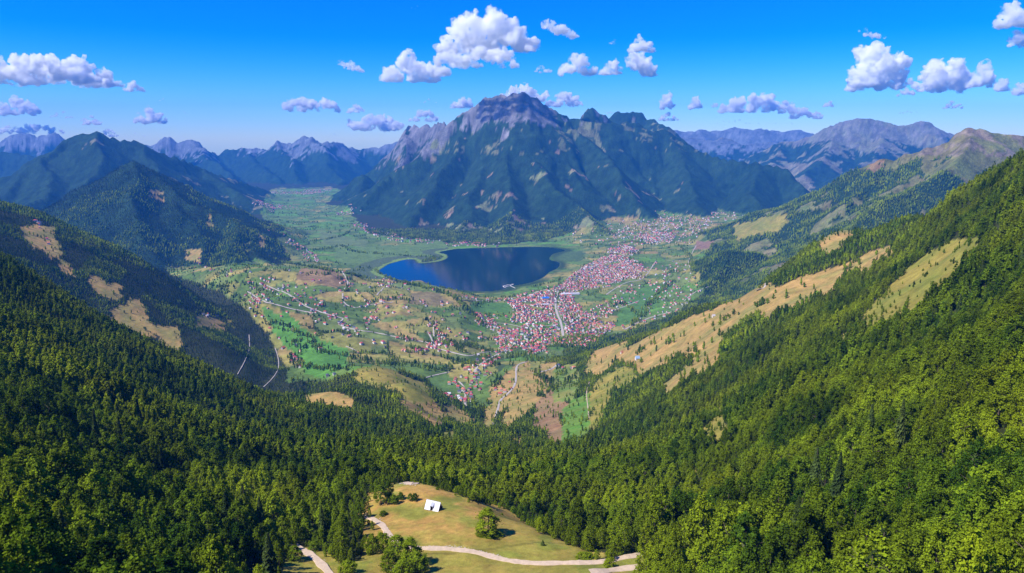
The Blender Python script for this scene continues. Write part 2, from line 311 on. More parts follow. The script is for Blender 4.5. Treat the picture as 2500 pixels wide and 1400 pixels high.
# ------------------------------------------------------------------ land cover of every spot of ground
PX, PY = pix(X, Y, Z)
VALLEY = [(400,656),(440,650),(520,650),(600,640),(640,632),(680,648),(712,640),(690,600),(655,560),(640,530),(640,505),(650,480),(665,462),(720,458),(820,458),(830,470),(795,500),(850,505),(872,540),(900,570),(960,580),(1040,588),(1200,600),(1330,590),(1400,566),(1460,540),(1560,512),(1640,500),(1760,500),(1850,495),(1930,480),(1960,450),(1990,460),(1965,490),(1930,520),(1880,570),(1870,600),(1730,602),(1710,650),(1715,720),(1640,770),(1500,820),(1400,860),(1330,885),(1285,930),(1240,960),(1210,990),(1140,1000),(1080,965),(1040,930),(1000,912),(900,905),(840,915),(790,930),(700,935),(700,900),(672,850),(640,800),(600,760),(540,715),(470,690),(420,672)]
CLEAR = [  # (kind, lowest Y, highest Y, outline)
('meadow', 150, 430, [(952,1176),(985,1169),(1012,1168),(1026,1178),(1050,1186),(1110,1201),(1150,1224),(1195,1228),(1240,1245),(1262,1264),(1300,1288),(1350,1312),(1400,1332),(1440,1346),(1476,1352),(1480,1372),(1530,1352),(1574,1352),(1580,1640),(690,1640),(690,1400),(700,1338),(745,1338),(800,1350),(850,1375),(880,1360),(890,1330),(885,1290),(872,1262),(884,1238),(895,1210),(905,1200),(940,1190)]),
('gold', 1100, 2400, [(1425,897),(1440,875),(1450,855),(1485,842),(1535,832),(1528,850),(1560,836),(1600,812),(1650,790),(1690,772),(1740,757),(1790,724),(1830,705),(1870,690),(1900,700),(1930,690),(2000,665),(2046,652),(2075,640),(2110,620),(2150,605),(2186,594),(2172,616),(2132,630),(2120,660),(2062,655),(2040,690),(2022,715),(1990,715),(1950,735),(1900,748),(1862,772),(1850,752),(1800,785),(1772,800),(1768,830),(1742,890),(1702,912),(1660,925),(1640,965),(1608,945),(1640,925),(1668,905),(1682,870),(1665,852),(1622,880),(1580,900),(1560,902),(1545,880),(1500,868),(1470,905),(1450,903)]),
('olive', 500, 1200, [(2100,778),(2130,740),(2180,695),(2210,655),(2250,630),(2300,600),(2332,586),(2396,577),(2352,640),(2332,690),(2290,722),(2240,762),(2180,772),(2112,788)]),
('gold', 1300, 1900, [(1988,592),(2012,572),(2042,552),(2092,549),(2082,568),(2052,590),(2016,612)]),
('olive', 500, 1200, [(1757,992),(1768,1020),(1792,1080),(1782,1112),(1718,1090),(1708,1058),(1742,1012)]),
('olive', 300, 900, [(2042,832),(2072,808),(2062,842)]),
('olive', 300, 900, [(1684,1134),(1704,1134),(1696,1168)]),
('gold', 1000, 1800, [(742,947),(768,943),(790,953),(862,968),(861,995),(820,990),(780,974),(750,976)]),
('olive', 900, 1700, [(1068,1056),(1100,1050),(1128,1062),(1116,1070),(1075,1068)]),
('gold', 900, 1700, [(1248,1070),(1276,1067),(1273,1086),(1250,1084)]),
('olive', 300, 900, [(1238,1128),(1270,1120),(1298,1136),(1266,1138)]),
('gold', 1200, 2300, [(985,968),(1010,972),(1062,1000),(1073,1022),(1048,1024),(1028,1000)]),
('green', 1600, 2400, [(872,906),(910,901),(932,912),(921,927),(885,917)]),
('green', 1600, 2400, [(948,909),(1000,928),(1032,950),(1000,962),(965,930)]),
('brown', 1600, 2600, [(1216,926),(1262,889),(1259,942),(1244,936)]),
('gold', 1300, 2600, [(1262,890),(1292,884),(1302,920),(1272,942),(1292,962),(1232,982),(1216,1002),(1192,1042),(1178,1012),(1215,965),(1188,960),(1200,942),(1222,925)]),
('gold', 1500, 2600, [(1318,890),(1362,881),(1346,912),(1308,932)]),
('green', 1500, 2600, [(1354,906),(1402,894),(1396,942),(1358,962)]),
('brown', 1000, 2300, [(1308,990),(1352,948),(1374,990),(1342,1002),(1361,1050),(1369,1082),(1338,1087),(1336,1040),(1350,1020),(1300,1016)]),
('bright', 900, 2000, [(1378,1002),(1442,968),(1436,1040),(1390,1082),(1368,1062)]),
('gold', 1900, 3400, [(48,560),(75,545),(130,555),(135,580),(152,602),(120,622),(108,600),(80,595),(68,580)]),
('gold', 1800, 3200, [(138,625),(162,640),(187,667),(150,652)]),
('gold', 1800, 3200, [(213,670),(236,679),(270,690),(301,706),(280,717),(245,712),(220,692)]),
('gold', 1600, 3000, [(258,756),(300,749),(313,724),(342,733),(361,760),(345,780),(380,795),(436,796),(441,832),(430,848),(388,834),(400,812),(330,808),(288,790)]),
('gold', 1600, 3000, [(473,771),(500,764),(527,775),(552,796),(500,791),(480,786)]),
('olive', 1600, 3000, [(548,777),(578,789),(560,786)]),
('gold', 1300, 2300, [(1290,905),(1330,895),(1345,925),(1320,960),(1300,985),(1270,1005),(1240,1040),(1222,1035),(1235,1000),(1270,970)]),
('brown', 1000, 2300, [(1305,985),(1355,945),(1385,985),(1365,1010),(1372,1050),(1380,1095),(1335,1100),(1330,1045),(1300,1030)]),
('bright', 900, 2100, [(1372,1000),(1400,975),(1445,955),(1452,1000),(1442,1050),(1400,1098),(1372,1085)]),
('olive', 1100, 2200, [(1440,960),(1462,920),(1500,905),(1495,950),(1475,1000),(1452,1065),(1440,1040)]),
('green', 1500, 2500, [(1350,900),(1410,885),(1415,930),(1395,965),(1350,965)]),
('olive', 1500, 2400, [(1500,895),(1545,900),(1560,930),(1520,950),(1500,930)]),
('gold', 1500, 2400, [(1075,990),(1100,985),(1140,1010),(1160,1030),(1130,1025)]),
('gold', 1200, 2300, [(975,958),(1020,965),(1070,990),(1095,1025),(1060,1040),(1030,1015),(985,985)]),
('olive', 1500, 2400, [(860,905),(915,893),(960,905),(1035,935),(1060,965),(1010,970),(960,940),(890,930)]),
('gold', 3800, 5600, [(448,612),(490,608),(486,632),(455,620)]),
('gold', 3800, 5600, [(498,535),(514,529),(518,540)]),
('gold', 3800, 5600, [(627,569),(646,582),(640,591),(627,580)]),
('olive', 3800, 5600, [(590,596),(610,589),(606,601)]),
('gold', 3800, 5600, [(358,463),(380,460),(406,470),(400,475),(362,468)]),
('brown', 3600, 5200, [(2115,400),(2140,388),(2160,392),(2130,410)]),
('olive', 4500, 7500, [(1790,560),(1800,545),(1850,535),(1930,520),(1895,555),(1850,560),(1800,575)]),
]
jx, jy = PX + 9*fbm(X/np.maximum(Y, 60), Wm, 0.016, 5, 300, .6), PY + 7*fbm(X/np.maximum(Y, 60), Wm, 0.016, 5, 301, .6)
valley = in_poly(jx, jy, VALLEY) & (Y > 1650)
valley &= ~((Kf >= 0) & (isM > .5) & (Z > 90) & (Y < 20000))
clear = np.full(X.shape, -1)
for i, (k, y0, y1, pl) in enumerate(CLEAR):
    sh_ = 0 if i == 0 else 15 if y0 >= 1000 else 20
    m = (in_poly(jx, jy, pl) | (in_poly(jx, jy - sh_, pl) if sh_ else False)) & (Y >= y0) & (Y <= y1); clear[m] = i
CK = [c[0] for c in CLEAR]
PAL = {'gold': ((.40,.25,.08), (.24,.21,.055)), 'meadow': ((.43,.25,.065), (.33,.25,.05)), 'olive': ((.29,.23,.045), (.18,.19,.03)), 'green': ((.13,.21,.035), (.22,.22,.05)),
       'brown': ((.28,.16,.075), (.24,.17,.07)), 'bright': ((.10,.22,.025), (.15,.22,.035))}
C = np.empty(X.shape + (3,), np.float32)
C[:] = (0.035, 0.042, 0.014)               # woodland floor
def mixc(m, ca, cb, f): C[m] = (np.array(ca, np.float32)*(1-f[m][:, None]) + np.array(cb, np.float32)*f[m][:, None])
n1 = fbm(X, Y, 60, 4, 401); n2 = fbm(X, Y, 400, 4, 402); n3 = fbm(X, Y, 22, 3, 403)
slope = np.zeros(X.shape)
gz = np.gradient(Z, axis=0)/np.gradient(Y, axis=0); gx = np.gradient(Z, axis=1)/np.maximum(np.gradient(X, axis=1), 1e-6)
slope = np.hypot(gz, gx)
# far woods and rock
mt = isM > 0.35
fz = np.clip(0.5 + 0.6*n1 + .4*n2, 0, 1)
mixc(mt, (.013,.034,.014), (.026,.056,.022), fz)
ridK = {k: KINDS.index(k) for k in KINDS}
def inK(*ks): return np.isin(Kf, [ridK[k] for k in ks]) & mt
rockc = ((.25,.23,.25), (.12,.12,.13))
rn = fbm(X, Y, 300, 5, 410); rn2 = fbm(X, Y, 90, 4, 411, ridged=True)
m = inK('great', 'back'); lim = 960 + 330*smooth(300, 1100, X) + 260*rn + 150*rn2 - 480*smooth(-450, -1500, X)*smooth(-.45, .25, rn2)
rk = m & (Z > lim - 130*smooth(0.7, 1.3, slope)); mixc(rk, rockc[0], rockc[1], np.clip(.5 + .8*rn2, 0, 1))
al = m & (Z > 650) & (Z < 1020) & (rn < -.0) & (rn2 < .15) & ~rk; mixc(al, (.13,.15,.055), (.17,.17,.075), fz)
patch = m & (Z < 820) & (fbm(X, Y, 150, 4, 412, .6) + (.22*smooth(450, 60, Z) - .02)*(X > -600)*(X < 1500) > .47 + .25*smooth(1500, 2200, X)); mixc(patch, (.17,.19,.075), (.24,.17,.11), np.clip(.5 + 2*fbm(X, Y, 130, 2, 413), 0, 1))
m = inK('grey', 'far', 'distant'); rk = m & (Z > 520 + 300*rn + 150*rn2); mixc(rk, (.20,.22,.25), (.12,.14,.17), np.clip(.5 + .8*rn2, 0, 1))
m = inK('table', 'rfar'); rk = m & (Z > 620 + 240*rn + 150*rn2); mixc(rk, (.16,.18,.11), (.18,.17,.16), np.clip(.5 + .8*rn2, 0, 1))
pt = m & (fbm(X, Y, 330, 4, 414) > .22); mixc(pt, (.16,.18,.10), (.20,.17,.12), fz)
m = inK('left', 'dark', 'leftback'); pt = m & (Z > 700) & (fbm(X, Y, 300, 4, 415) + .4*smooth(800, 1000, Z) > .33); mixc(pt, (.13,.14,.07), (.18,.16,.10), fz)
m = inK('left') & (X > -3600) & (fbm(X, Y, 200, 4, 416) > .33) & (Z < 500); mixc(m, (.14,.17,.07), (.21,.17,.10), fz)
m = inK('green'); al = m & (Z > 610 + 160*rn + 60*rn2 ); mixc(al, (.13,.16,.04), (.20,.17,.065), np.clip(.5 + .9*rn, 0, 1))
rk = m & (Z > 700) & (rn2 > .28) & (rn > -.1); mixc(rk, (.27,.2,.14), (.2,.17,.11), fz)
pt = m & (fbm(X, Y, 170, 4, 417) > .26) & ~al; mixc(pt, (.12,.16,.04), (.22,.18,.08), fz)
greenwood = m & ~al & ~pt
tx_ = fbm(X[mt], Y[mt], 48, 4, 418, .65); C[mt] *= (1 + .75*np.clip(tx_, -.8, .8))[:, None]
# the valley's fields: cells of an irregular lattice, stretched along the valley
def cells(x, y, size, seed, stretch=1.7, ang=0.5):
    c, s = math.cos(ang), math.sin(ang); a = (x*c + y*s)/size/stretch; b = (-x*s + y*c)/size
    ia = np.floor(a).astype(np.int64); ib = np.floor(b).astype(np.int64)
    d1 = np.full(x.shape, 9.); d2 = d1.copy(); idc = np.zeros(x.shape)
    for i in (-1, 0, 1):
        for j in (-1, 0, 1):
            ox = _hash(ia+i, ib+j, seed)*.9; oy = _hash(ia+i, ib+j, seed+1)*.9
            d = np.hypot(ia+i+ox-a, ib+j+oy-b); cid = _hash(ia+i, ib+j, seed+2)
            near = d < d1; d2 = np.where(near, d1, np.minimum(d2, d)); idc = np.where(near, cid, idc); d1 = np.where(near, d, d1)
    return d2 - d1, idc
def field_at(x, y):
    x = x + 26*fbm(x, y, 140, 3, 430); y = y + 26*fbm(x, y, 140, 3, 431)
    e1, id1 = cells(x, y, 62, 500); e2, id2 = cells(x, y, 150, 510, 1.5, -0.3)
    big = (fbm(x, y, 600, 2, 520) > .05)
    return np.where(big, e2, e1), np.where(big, id2, id1)
FE = np.ones(X.shape); FI = np.zeros(X.shape)
vm = valley & (clear < 0)
FE[vm], FI[vm] = field_at(X[vm], Y[vm])
FC = np.array([(.105,.155,.04),(.095,.175,.032),(.13,.16,.055),(.20,.185,.06),(.27,.215,.075),(.075,.115,.03),(.26,.18,.08),(.10,.20,.035)], np.float32)
sx, sy = PX[vm], PY[vm]
# brown dry knolls between the two valleys; lush flats behind the lake
dryness = np.clip(0.55 + 1.0*fbm(X[vm], Y[vm], 420, 3, 440) + .6*smooth(600, 700, sx)*smooth(1250, 1050, sx)*smooth(640, 680, sy)*smooth(905, 850, sy) - .45*(sy < 640)*(sx < 1400) + .15*smooth(1400, 1600, sx)*(sy < 660), 0, 1)
q = FI[vm]; idx = np.clip((q*5 + dryness*3.2).astype(int), 0, 7)
ordr = np.array([7,1,0,5,2,3,4,6]); base_c = FC[ordr[idx]]*np.array([1.12, 1.2, .88], np.float32)
base_c = base_c*(1 + .30*n1[vm] + .25*n3[vm])[:, None]
C[vm] = base_c
bm = vm.copy(); bm[vm] = (FE[vm] < .03) & (Y[vm] < 5000); C[bm] = (.06,.09,.03)
# painted by hand: the big bright green meadow, the pale flat
def patch_poly(pl, col, y0=1500, y1=9000, jit=1):
    m = in_poly(jx, jy, pl) & (Y > y0) & (Y < y1) & (clear < 0)
    C[m] = np.array(col)*(1 + .2*n1[m] + .15*n3[m])[:, None]
    return m
HOLD = np.zeros(X.shape, bool)
for pl, col in [([(700,760),(740,800),(790,830),(850,855),(845,895),(790,925),(745,915),(740,880),(700,850),(668,810),(650,775)], (.085,.215,.03)),
                ([(635,752),(660,755),(705,790),(690,800),(655,780)], (.09,.21,.035)),
                ([(820,610),(1080,590),(1110,612),(1040,640),(930,640),(900,655),(850,648),(815,632)], (.12,.19,.045)),
                ([(780,565),(900,590),(890,605),(790,600)], (.13,.18,.055)),
                ([(1150,738),(1255,738),(1240,765),(1180,768),(1145,752)], (.09,.19,.035)),
                ([(1380,705),(1440,725),(1400,732),(1370,720)], (.10,.16,.045)),
                ([(1360,612),(1440,618),(1420,635),(1350,640)], (.08,.13,.04)),
                ([(1520,720),(1600,690),(1640,700),(1600,750),(1540,790),(1500,800)], (.09,.19,.035)),
                ([(1160,910),(1190,912),(1180,945),(1150,950)], (.11,.19,.04)),
                ([(1045,925),(1090,915),(1120,925),(1110,960),(1060,945)], (.11,.19,.04)),
                ([(1320,850),(1395,855),(1370,870),(1325,865)], (.13,.18,.05)),
                ([(735,655),(820,660),(860,700),(800,700),(760,690),(720,680)], (.25,.165,.075)),
                ([(1000,720),(1060,712),(1110,740),(1060,750),(1000,740)], (.20,.16,.07)),
                ([(1700,590),(1740,588),(1735,612),(1690,610)], (.26,.16,.10))]:
    HOLD |= patch_poly(pl, col)
# shores
sh = (LD >= 0) & (LD < 260) & (Y > 3300); west = smooth(-350, -900, X)
e = LD + 26*fbm(X, Y, 120, 3, 450)
reed = np.array((.035,.062,.022), np.float32); south = smooth(4250, 4000, Y)*(X > -700); east = smooth(200, 330, X)
kk_ = (smooth(75, 20, e)*np.clip(south + east, 0, 1)*sh)[..., None]; C[...] = C*(1-kk_) + reed*kk_
m = sh & (e < 70 + 95*west) & (X < -480) & (Y > 4100); C[m] = (.085,.12,.05)
m = sh & (e < 30 + 16*west) & (X < -420) & (Y > 4150); C[m] = (.17,.25,.055)
C[(LD < 4) & (LD > -4)] = (.06,.09,.03); C[LD < -4] = (.03,.06,.04)
# clearings
for i, k in enumerate(CK):
    m = clear == i; ca, cb = PAL[k]
    f = np.clip(.5 + (1.0*fbm(X[m], Y[m]*2.2, 11, 4, 456, .7) if k == 'meadow' else 0) + 1.2*fbm(X[m], Y[m], 5 if k == 'meadow' else 45, 4, 460+i, .65) + .5*fbm(X[m], Y[m], 60, 2, 470+i), 0, 1)
    C[m] = np.array(ca, np.float32)*(1-f[:, None]) + np.array(cb, np.float32)*f[:, None]
m = clear == 0                               # the near meadow turns greener downhill and along its banks
g = np.clip(smooth(330, 290, Y[m] + 9*fbm(X[m], Y[m], 25, 3, 480))*.55 + .9*smooth(.15, .5, fbm(X[m], Y[m], 17, 3, 481)), 0, 1)
C[m] = C[m]*(1-g[:, None]) + np.array((.22,.225,.035), np.float32)*g[:, None]
bank = smooth(1.8, .3, np.abs(Y[m] - (300 + 7*np.sin(X[m]/19) + .09*X[m])))*(X[m] > -45)
C[m] = C[m]*(1-.55*bank[:, None]) + np.array((.10,.09,.02), np.float32)*.55*bank[:, None]
# gentle relief of the meadow
Z = Z + np.where(clear == 0, .35*fbm(X, Y, 7, 3, 490) + 1.0*fbm(X, Y, 24, 2, 491), 0)
TG = (HC - Z)/Y; RUN = np.minimum.accumulate(TG, axis=0)
C = np.clip(C, .004, .8)

# ------------------------------------------------------------------ helpers for meshes
def mesh_np(name, V, Fc, k=4):
    me = bpy.data.meshes.new(name); V = np.asarray(V, np.float32); Fc = np.asarray(Fc, np.int32)
    me.vertices.add(len(V)); me.vertices.foreach_set('co', V.ravel())
    me.loops.add(Fc.size); me.loops.foreach_set('vertex_index', Fc.ravel())
    me.polygons.add(len(Fc)); me.polygons.foreach_set('loop_start', np.arange(0, Fc.size, k, dtype=np.int32))
    me.update(calc_edges=True); return me
def link(name, me, mat=None, parent=None, **tags):
    o = bpy.data.objects.new(name, me); COL.objects.link(o)
    if mat is not None: me.materials.append(mat)
    if parent is not None: o.parent = parent
    for k, v in tags.items(): o[k] = v
    return o
def nodes(name):
    m = bpy.data.materials.new(name); m.use_nodes = True; t = m.node_tree; t.nodes.clear()
    out = t.nodes.new('ShaderNodeOutputMaterial'); return m, t, out
def N(t, kind, **kw):
    nd = t.nodes.new(kind)
    for k, v in kw.items():
        if k[0] == '_': setattr(nd, k[1:], v)
        else: nd.inputs[k.replace('__', ' ')].default_value = v
    return nd
def plain(name, col, rough=.8, var=0.12, scale=1.0, metallic=0.0):
    m, t, out = nodes(name); b = N(t, 'ShaderNodeBsdfPrincipled', Roughness=rough, Metallic=metallic); b.inputs['Specular IOR Level'].default_value = .25
    tc = N(t, 'ShaderNodeTexCoord'); no = N(t, 'ShaderNodeTexNoise', Scale=scale, Detail=4.0)
    t.links.new(tc.outputs['Object'], no.inputs['Vector'])
    mr = N(t, 'ShaderNodeMapRange'); mr.inputs['To Min'].default_value = 1 - var*2; mr.inputs['To Max'].default_value = 1 + var*2
    t.links.new(no.outputs['Fac'], mr.inputs['Value'])
    mx = N(t, 'ShaderNodeVectorMath', _operation='SCALE'); mx.inputs[0].default_value = col
    t.links.new(mr.outputs[0], mx.inputs['Scale']); t.links.new(mx.outputs[0], b.inputs['Base Color']); t.links.new(b.outputs[0], out.inputs['Surface'])
    return m
# ground material: cover colour by place, broken up by noise at three sizes
gm, t, out = nodes('ground'); b = N(t, 'ShaderNodeBsdfPrincipled', Roughness=.95); b.inputs['Specular IOR Level'].default_value = .1
at = N(t, 'ShaderNodeAttribute', _attribute_name='cover'); geo = N(t, 'ShaderNodeNewGeometry')
prev = at.outputs['Color']
for s_, lo, hi in ((2.2, .72, 1.28), (.35, .78, 1.22), (.06, .72, 1.28), (.012, .85, 1.15)):
    no = N(t, 'ShaderNodeTexNoise', Scale=s_, Detail=5.0, Roughness=.65); t.links.new(geo.outputs['Position'], no.inputs['Vector'])
    mr = N(t, 'ShaderNodeMapRange'); mr.inputs['From Min'].default_value = .3; mr.inputs['From Max'].default_value = .7; mr.inputs['To Min'].default_value = lo; mr.inputs['To Max'].default_value = hi
    t.links.new(no.outputs['Fac'], mr.inputs['Value'])
    mu = N(t, 'ShaderNodeVectorMath', _operation='SCALE'); t.links.new(prev, mu.inputs[0]); t.links.new(mr.outputs[0], mu.inputs['Scale']); prev = mu.outputs[0]
t.links.new(prev, b.inputs['Base Color'])
n_a = N(t, 'ShaderNodeTexNoise', Scale=.035, Detail=8.0, Roughness=.7); n_b = N(t, 'ShaderNodeTexNoise', Scale=1.4, Detail=3.0)
bp1 = N(t, 'ShaderNodeBump', Strength=.9, Distance=14.0); bp2 = N(t, 'ShaderNodeBump', Strength=.5, Distance=.25)
for nn in (n_a, n_b): t.links.new(geo.outputs['Position'], nn.inputs['Vector'])
far = N(t, 'ShaderNodeAttribute', _attribute_name='rough')
mm = N(t, 'ShaderNodeMath', _operation='MULTIPLY'); t.links.new(n_a.outputs['Fac'], mm.inputs[0]); t.links.new(far.outputs['Fac'], mm.inputs[1])
t.links.new(mm.outputs[0], bp1.inputs['Height']); t.links.new(n_b.outputs['Fac'], bp2.inputs['Height']); t.links.new(bp2.outputs[0], bp1.inputs['Normal'])
t.links.new(bp1.outputs[0], b.inputs['Normal']); t.links.new(b.outputs[0], out.inputs['Surface'])
V = np.stack([X, Y, Z], -1).reshape(-1, 3)
I = np.arange(NU*NW).reshape(NW, NU)
Q = np.stack([I[:-1, :-1], I[:-1, 1:], I[1:, 1:], I[1:, :-1]], -1).reshape(-1, 4)
me = mesh_np('terrain', V, Q); me.polygons.foreach_set('use_smooth', np.ones(len(Q), bool))
ca = me.color_attributes.new('cover', 'FLOAT_COLOR', 'POINT')
rgba = np.ones((NU*NW, 4), np.float32); rgba[:, :3] = C.reshape(-1, 3); ca.data.foreach_set('color', rgba.ravel())
ra = me.attributes.new('rough', 'FLOAT', 'POINT'); ra.data.foreach_set('value', (0.15 + 1.0*mt).astype(np.float32).ravel()*(clear < 0).ravel())
link('terrain', me, gm, kind='structure')
# coarse land behind and beside the camera, and under everything to the horizon
gx_, gy_ = np.meshgrid(np.linspace(-19000, 19000, 77), np.linspace(-3000, 17400, 41))
gzz = np.full(gx_.shape, -40.0)
bq = np.arange(gx_.size).reshape(gx_.shape); bq = np.stack([bq[:-1, :-1], bq[:-1, 1:], bq[1:, 1:], bq[1:, :-1]], -1).reshape(-1, 4)
gmat = plain('low_ground', (.05,.07,.03), .95, .3, .002)
link('ground', mesh_np('ground', np.stack([gx_, gy_, gzz], -1).reshape(-1, 3), bq), gmat, kind='structure')
hx, hy = np.meshgrid(np.linspace(-1500, 1500, 61), np.linspace(-1500, 46, 32))
hz = 650 + .0002*hx**2*np.where(np.abs(hx) < 1000, 1, 1) + 22*fbm(hx, hy, 300, 4, 700) + .02*np.maximum(-hy, 0)
k = smooth(-250, 44, hy); edge = height(np.clip(hx, -42, 42), np.full(hx.shape, 46.)); hz = hz*(1-k) + k*(edge - 4)
bq = np.arange(hx.size).reshape(hx.shape); bq = np.stack([bq[:-1, :-1], bq[:-1, 1:], bq[1:, 1:], bq[1:, :-1]], -1).reshape(-1, 4)
link('hills', mesh_np('hills', np.stack([hx, hy, hz], -1).reshape(-1, 3), bq), gmat, kind='structure')
# lake
wm_, t, out = nodes('lake_water'); b = N(t, 'ShaderNodeBsdfPrincipled', Roughness=.07, IOR=1.33); b.inputs['Base Color'].default_value = (.002,.014,.024,1)
tc = N(t, 'ShaderNodeNewGeometry'); no = N(t, 'ShaderNodeTexNoise', Scale=.25, Detail=3.0); bp = N(t, 'ShaderNodeBump', Strength=.10, Distance=.6)
t.links.new(tc.outputs['Position'], no.inputs['Vector']); t.links.new(no.outputs['Fac'], bp.inputs['Height']); t.links.new(bp.outputs[0], b.inputs['Normal'])
t.links.new(b.outputs[0], out.inputs['Surface'])
cxl = sum(p[0] for p in LAKE_S)/len(LAKE_S); cyl = sum(p[1] for p in LAKE_S)/len(LAKE_S)
import bmesh
bm_ = bmesh.new(); vs = [bm_.verts.new((cxl + (p[0]-cxl)*1.04, cyl + (p[1]-cyl)*1.04, 0)) for p in LAKE_S]; bm_.faces.new(vs); bmesh.ops.triangulate(bm_, faces=bm_.faces[:])
me = bpy.data.meshes.new('lake'); bm_.to_mesh(me); bm_.free()
for p in me.polygons:
    if p.normal.z < 0: p.flip()
link('lake', me, wm_, kind='structure')
# ------------------------------------------------------------------ trees
def leaf_mat(name, lo, hi, warm, trans=.25):
    m, t, out = nodes(name)
    oi = N(t, 'ShaderNodeObjectInfo'); no = N(t, 'ShaderNodeTexNoise', Scale=.011, Detail=2.0); t.links.new(oi.outputs['Location'], no.inputs['Vector'])
    geo = N(t, 'ShaderNodeNewGeometry')
    m1 = N(t, 'ShaderNodeMix', _data_type='RGBA'); m1.inputs[6].default_value = (*lo, 1); m1.inputs[7].default_value = (*hi, 1); t.links.new(oi.outputs['Random'], m1.inputs[0])
    mr = N(t, 'ShaderNodeMapRange'); mr.inputs['From Min'].default_value = .42; mr.inputs['From Max'].default_value = .68; mr.inputs['To Max'].default_value = .75
    t.links.new(no.outputs['Fac'], mr.inputs['Value'])
    m2 = N(t, 'ShaderNodeMix', _data_type='RGBA'); t.links.new(m1.outputs[2], m2.inputs[6]); m2.inputs[7].default_value = (*warm, 1); t.links.new(mr.outputs[0], m2.inputs[0])
    nd_ = N(t, 'ShaderNodeTexNoise', Scale=.023, Detail=3.0); t.links.new(oi.outputs['Location'], nd_.inputs['Vector'])
    md_ = N(t, 'ShaderNodeMapRange'); md_.inputs['From Min'].default_value = .35; md_.inputs['From Max'].default_value = .65; md_.inputs['To Min'].default_value = .60; md_.inputs['To Max'].default_value = 1.25; t.links.new(nd_.outputs['Fac'], md_.inputs['Value'])
    st_ = N(t, 'ShaderNodeVectorMath', _operation='SCALE'); t.links.new(m2.outputs[2], st_.inputs[0]); t.links.new(md_.outputs[0], st_.inputs['Scale'])
    lv = N(t, 'ShaderNodeMapRange'); lv.inputs['To Min'].default_value = .55; lv.inputs['To Max'].default_value = 1.5; t.links.new(geo.outputs['Random Per Island'], lv.inputs['Value'])
    sc3 = N(t, 'ShaderNodeVectorMath', _operation='SCALE'); t.links.new(st_.outputs[0], sc3.inputs[0]); t.links.new(lv.outputs[0], sc3.inputs['Scale'])
    df = N(t, 'ShaderNodeBsdfDiffuse'); tr = N(t, 'ShaderNodeBsdfTranslucent'); mx = N(t, 'ShaderNodeMixShader'); mx.inputs[0].default_value = trans
    t.links.new(sc3.outputs[0], df.inputs['Color']); t.links.new(sc3.outputs[0], tr.inputs['Color'])
    t.links.new(df.outputs[0], mx.inputs[1]); t.links.new(tr.outputs[0], mx.inputs[2]); t.links.new(mx.outputs[0], out.inputs['Surface'])
    return m
LEAF = leaf_mat('broad_leaves', (.031,.072,.006), (.150,.225,.010), (.31,.37,.012), .20)
NEEDLE = leaf_mat('needles', (.034,.062,.016), (.066,.098,.022), (.10,.125,.026), .15)
BARK = plain('bark', (.13,.10,.075), .9, .25, 2.0)

def quads_from(c, nrm, size, r):           # square leaf sprays: centres, directions, sizes
    n_ = len(c); nrm = nrm/np.linalg.norm(nrm, axis=1)[:, None]
    h = r.normal(size=(n_, 3)); a = np.cross(nrm, h); a /= np.linalg.norm(a, axis=1)[:, None] + 1e-9; b_ = np.cross(nrm, a)
    s = size[:, None]; asp = r.uniform(.6, 1.0, (n_, 1))
    k_ = r.uniform(.75, 1.25, (4, n_, 1))
    v = np.stack([c + a*s*k_[0], c + b_*s*asp*k_[1], c - a*s*k_[2], c - b_*s*asp*k_[3]], 1).reshape(-1, 3)
    return v, np.arange(n_*4).reshape(-1, 4)
def crown_points(r, nc, per, h, w, base, csize):
    # boughs end in leafy clumps set on a tall egg, leaves round each clump
    ph = r.uniform(0, 2*np.pi, nc); q = (np.arange(nc)+.5)/nc                       # 0 foot .. 1 top
    pt_ = r.uniform(0, 1); prof = (1-pt_)*np.sin(np.pi*np.clip(q*.80 + .20, 0, 1))**.75*(1 - .12*q) + pt_*np.minimum(1, q*5 + .35)*(1.04 - q)**.62; k1, k2 = r.uniform(0, 6), r.uniform(0, 6)
    irr = 1 + .20*np.sin(ph*2 + k1) + .14*np.sin(ph*3 + q*5 + k2) + r.normal(size=nc)*.10
    cen = np.stack([np.cos(ph)*prof*w*.42*irr, np.sin(ph)*prof*w*.42*irr, base + (h-base)*(.06 + .88*q) + r.normal(size=nc)*.5], 1)
    rad = csize*r.uniform(.65, 1.35, nc)*(1 - .3*q)
    d = r.normal(size=(nc, per, 3)); d[..., 2] = np.abs(d[..., 2])*.8 + d[..., 2]*.2; d /= np.linalg.norm(d, axis=2)[..., None]
    p = cen[:, None] + d*rad[:, None, None]*r.uniform(.25, 1.35, (nc, per, 1))*np.array([.85, .85, 1.45])
    ctr = np.array([0, 0, base + (h-base)*.3]); o_ = p - ctr; o_ /= np.linalg.norm(o_, axis=2)[..., None]
    nn = d*.8 + o_*.55 + r.normal(size=d.shape)*.5
    return p.reshape(-1, 3), nn.reshape(-1, 3), cen, rad
def lumpy(r, sub, cen, scl, amp):
    b2 = bmesh.new(); bmesh.ops.create_icosphere(b2, subdivisions=sub, radius=1.0)
    v = np.array([q.co[:] for q in b2.verts]); f = np.array([[q.index for q in fc.verts] for fc in b2.faces]); b2.free()
    v = v*(1 + amp*r.normal(size=(len(v), 1))); return v*np.array(scl) + np.array(cen), f
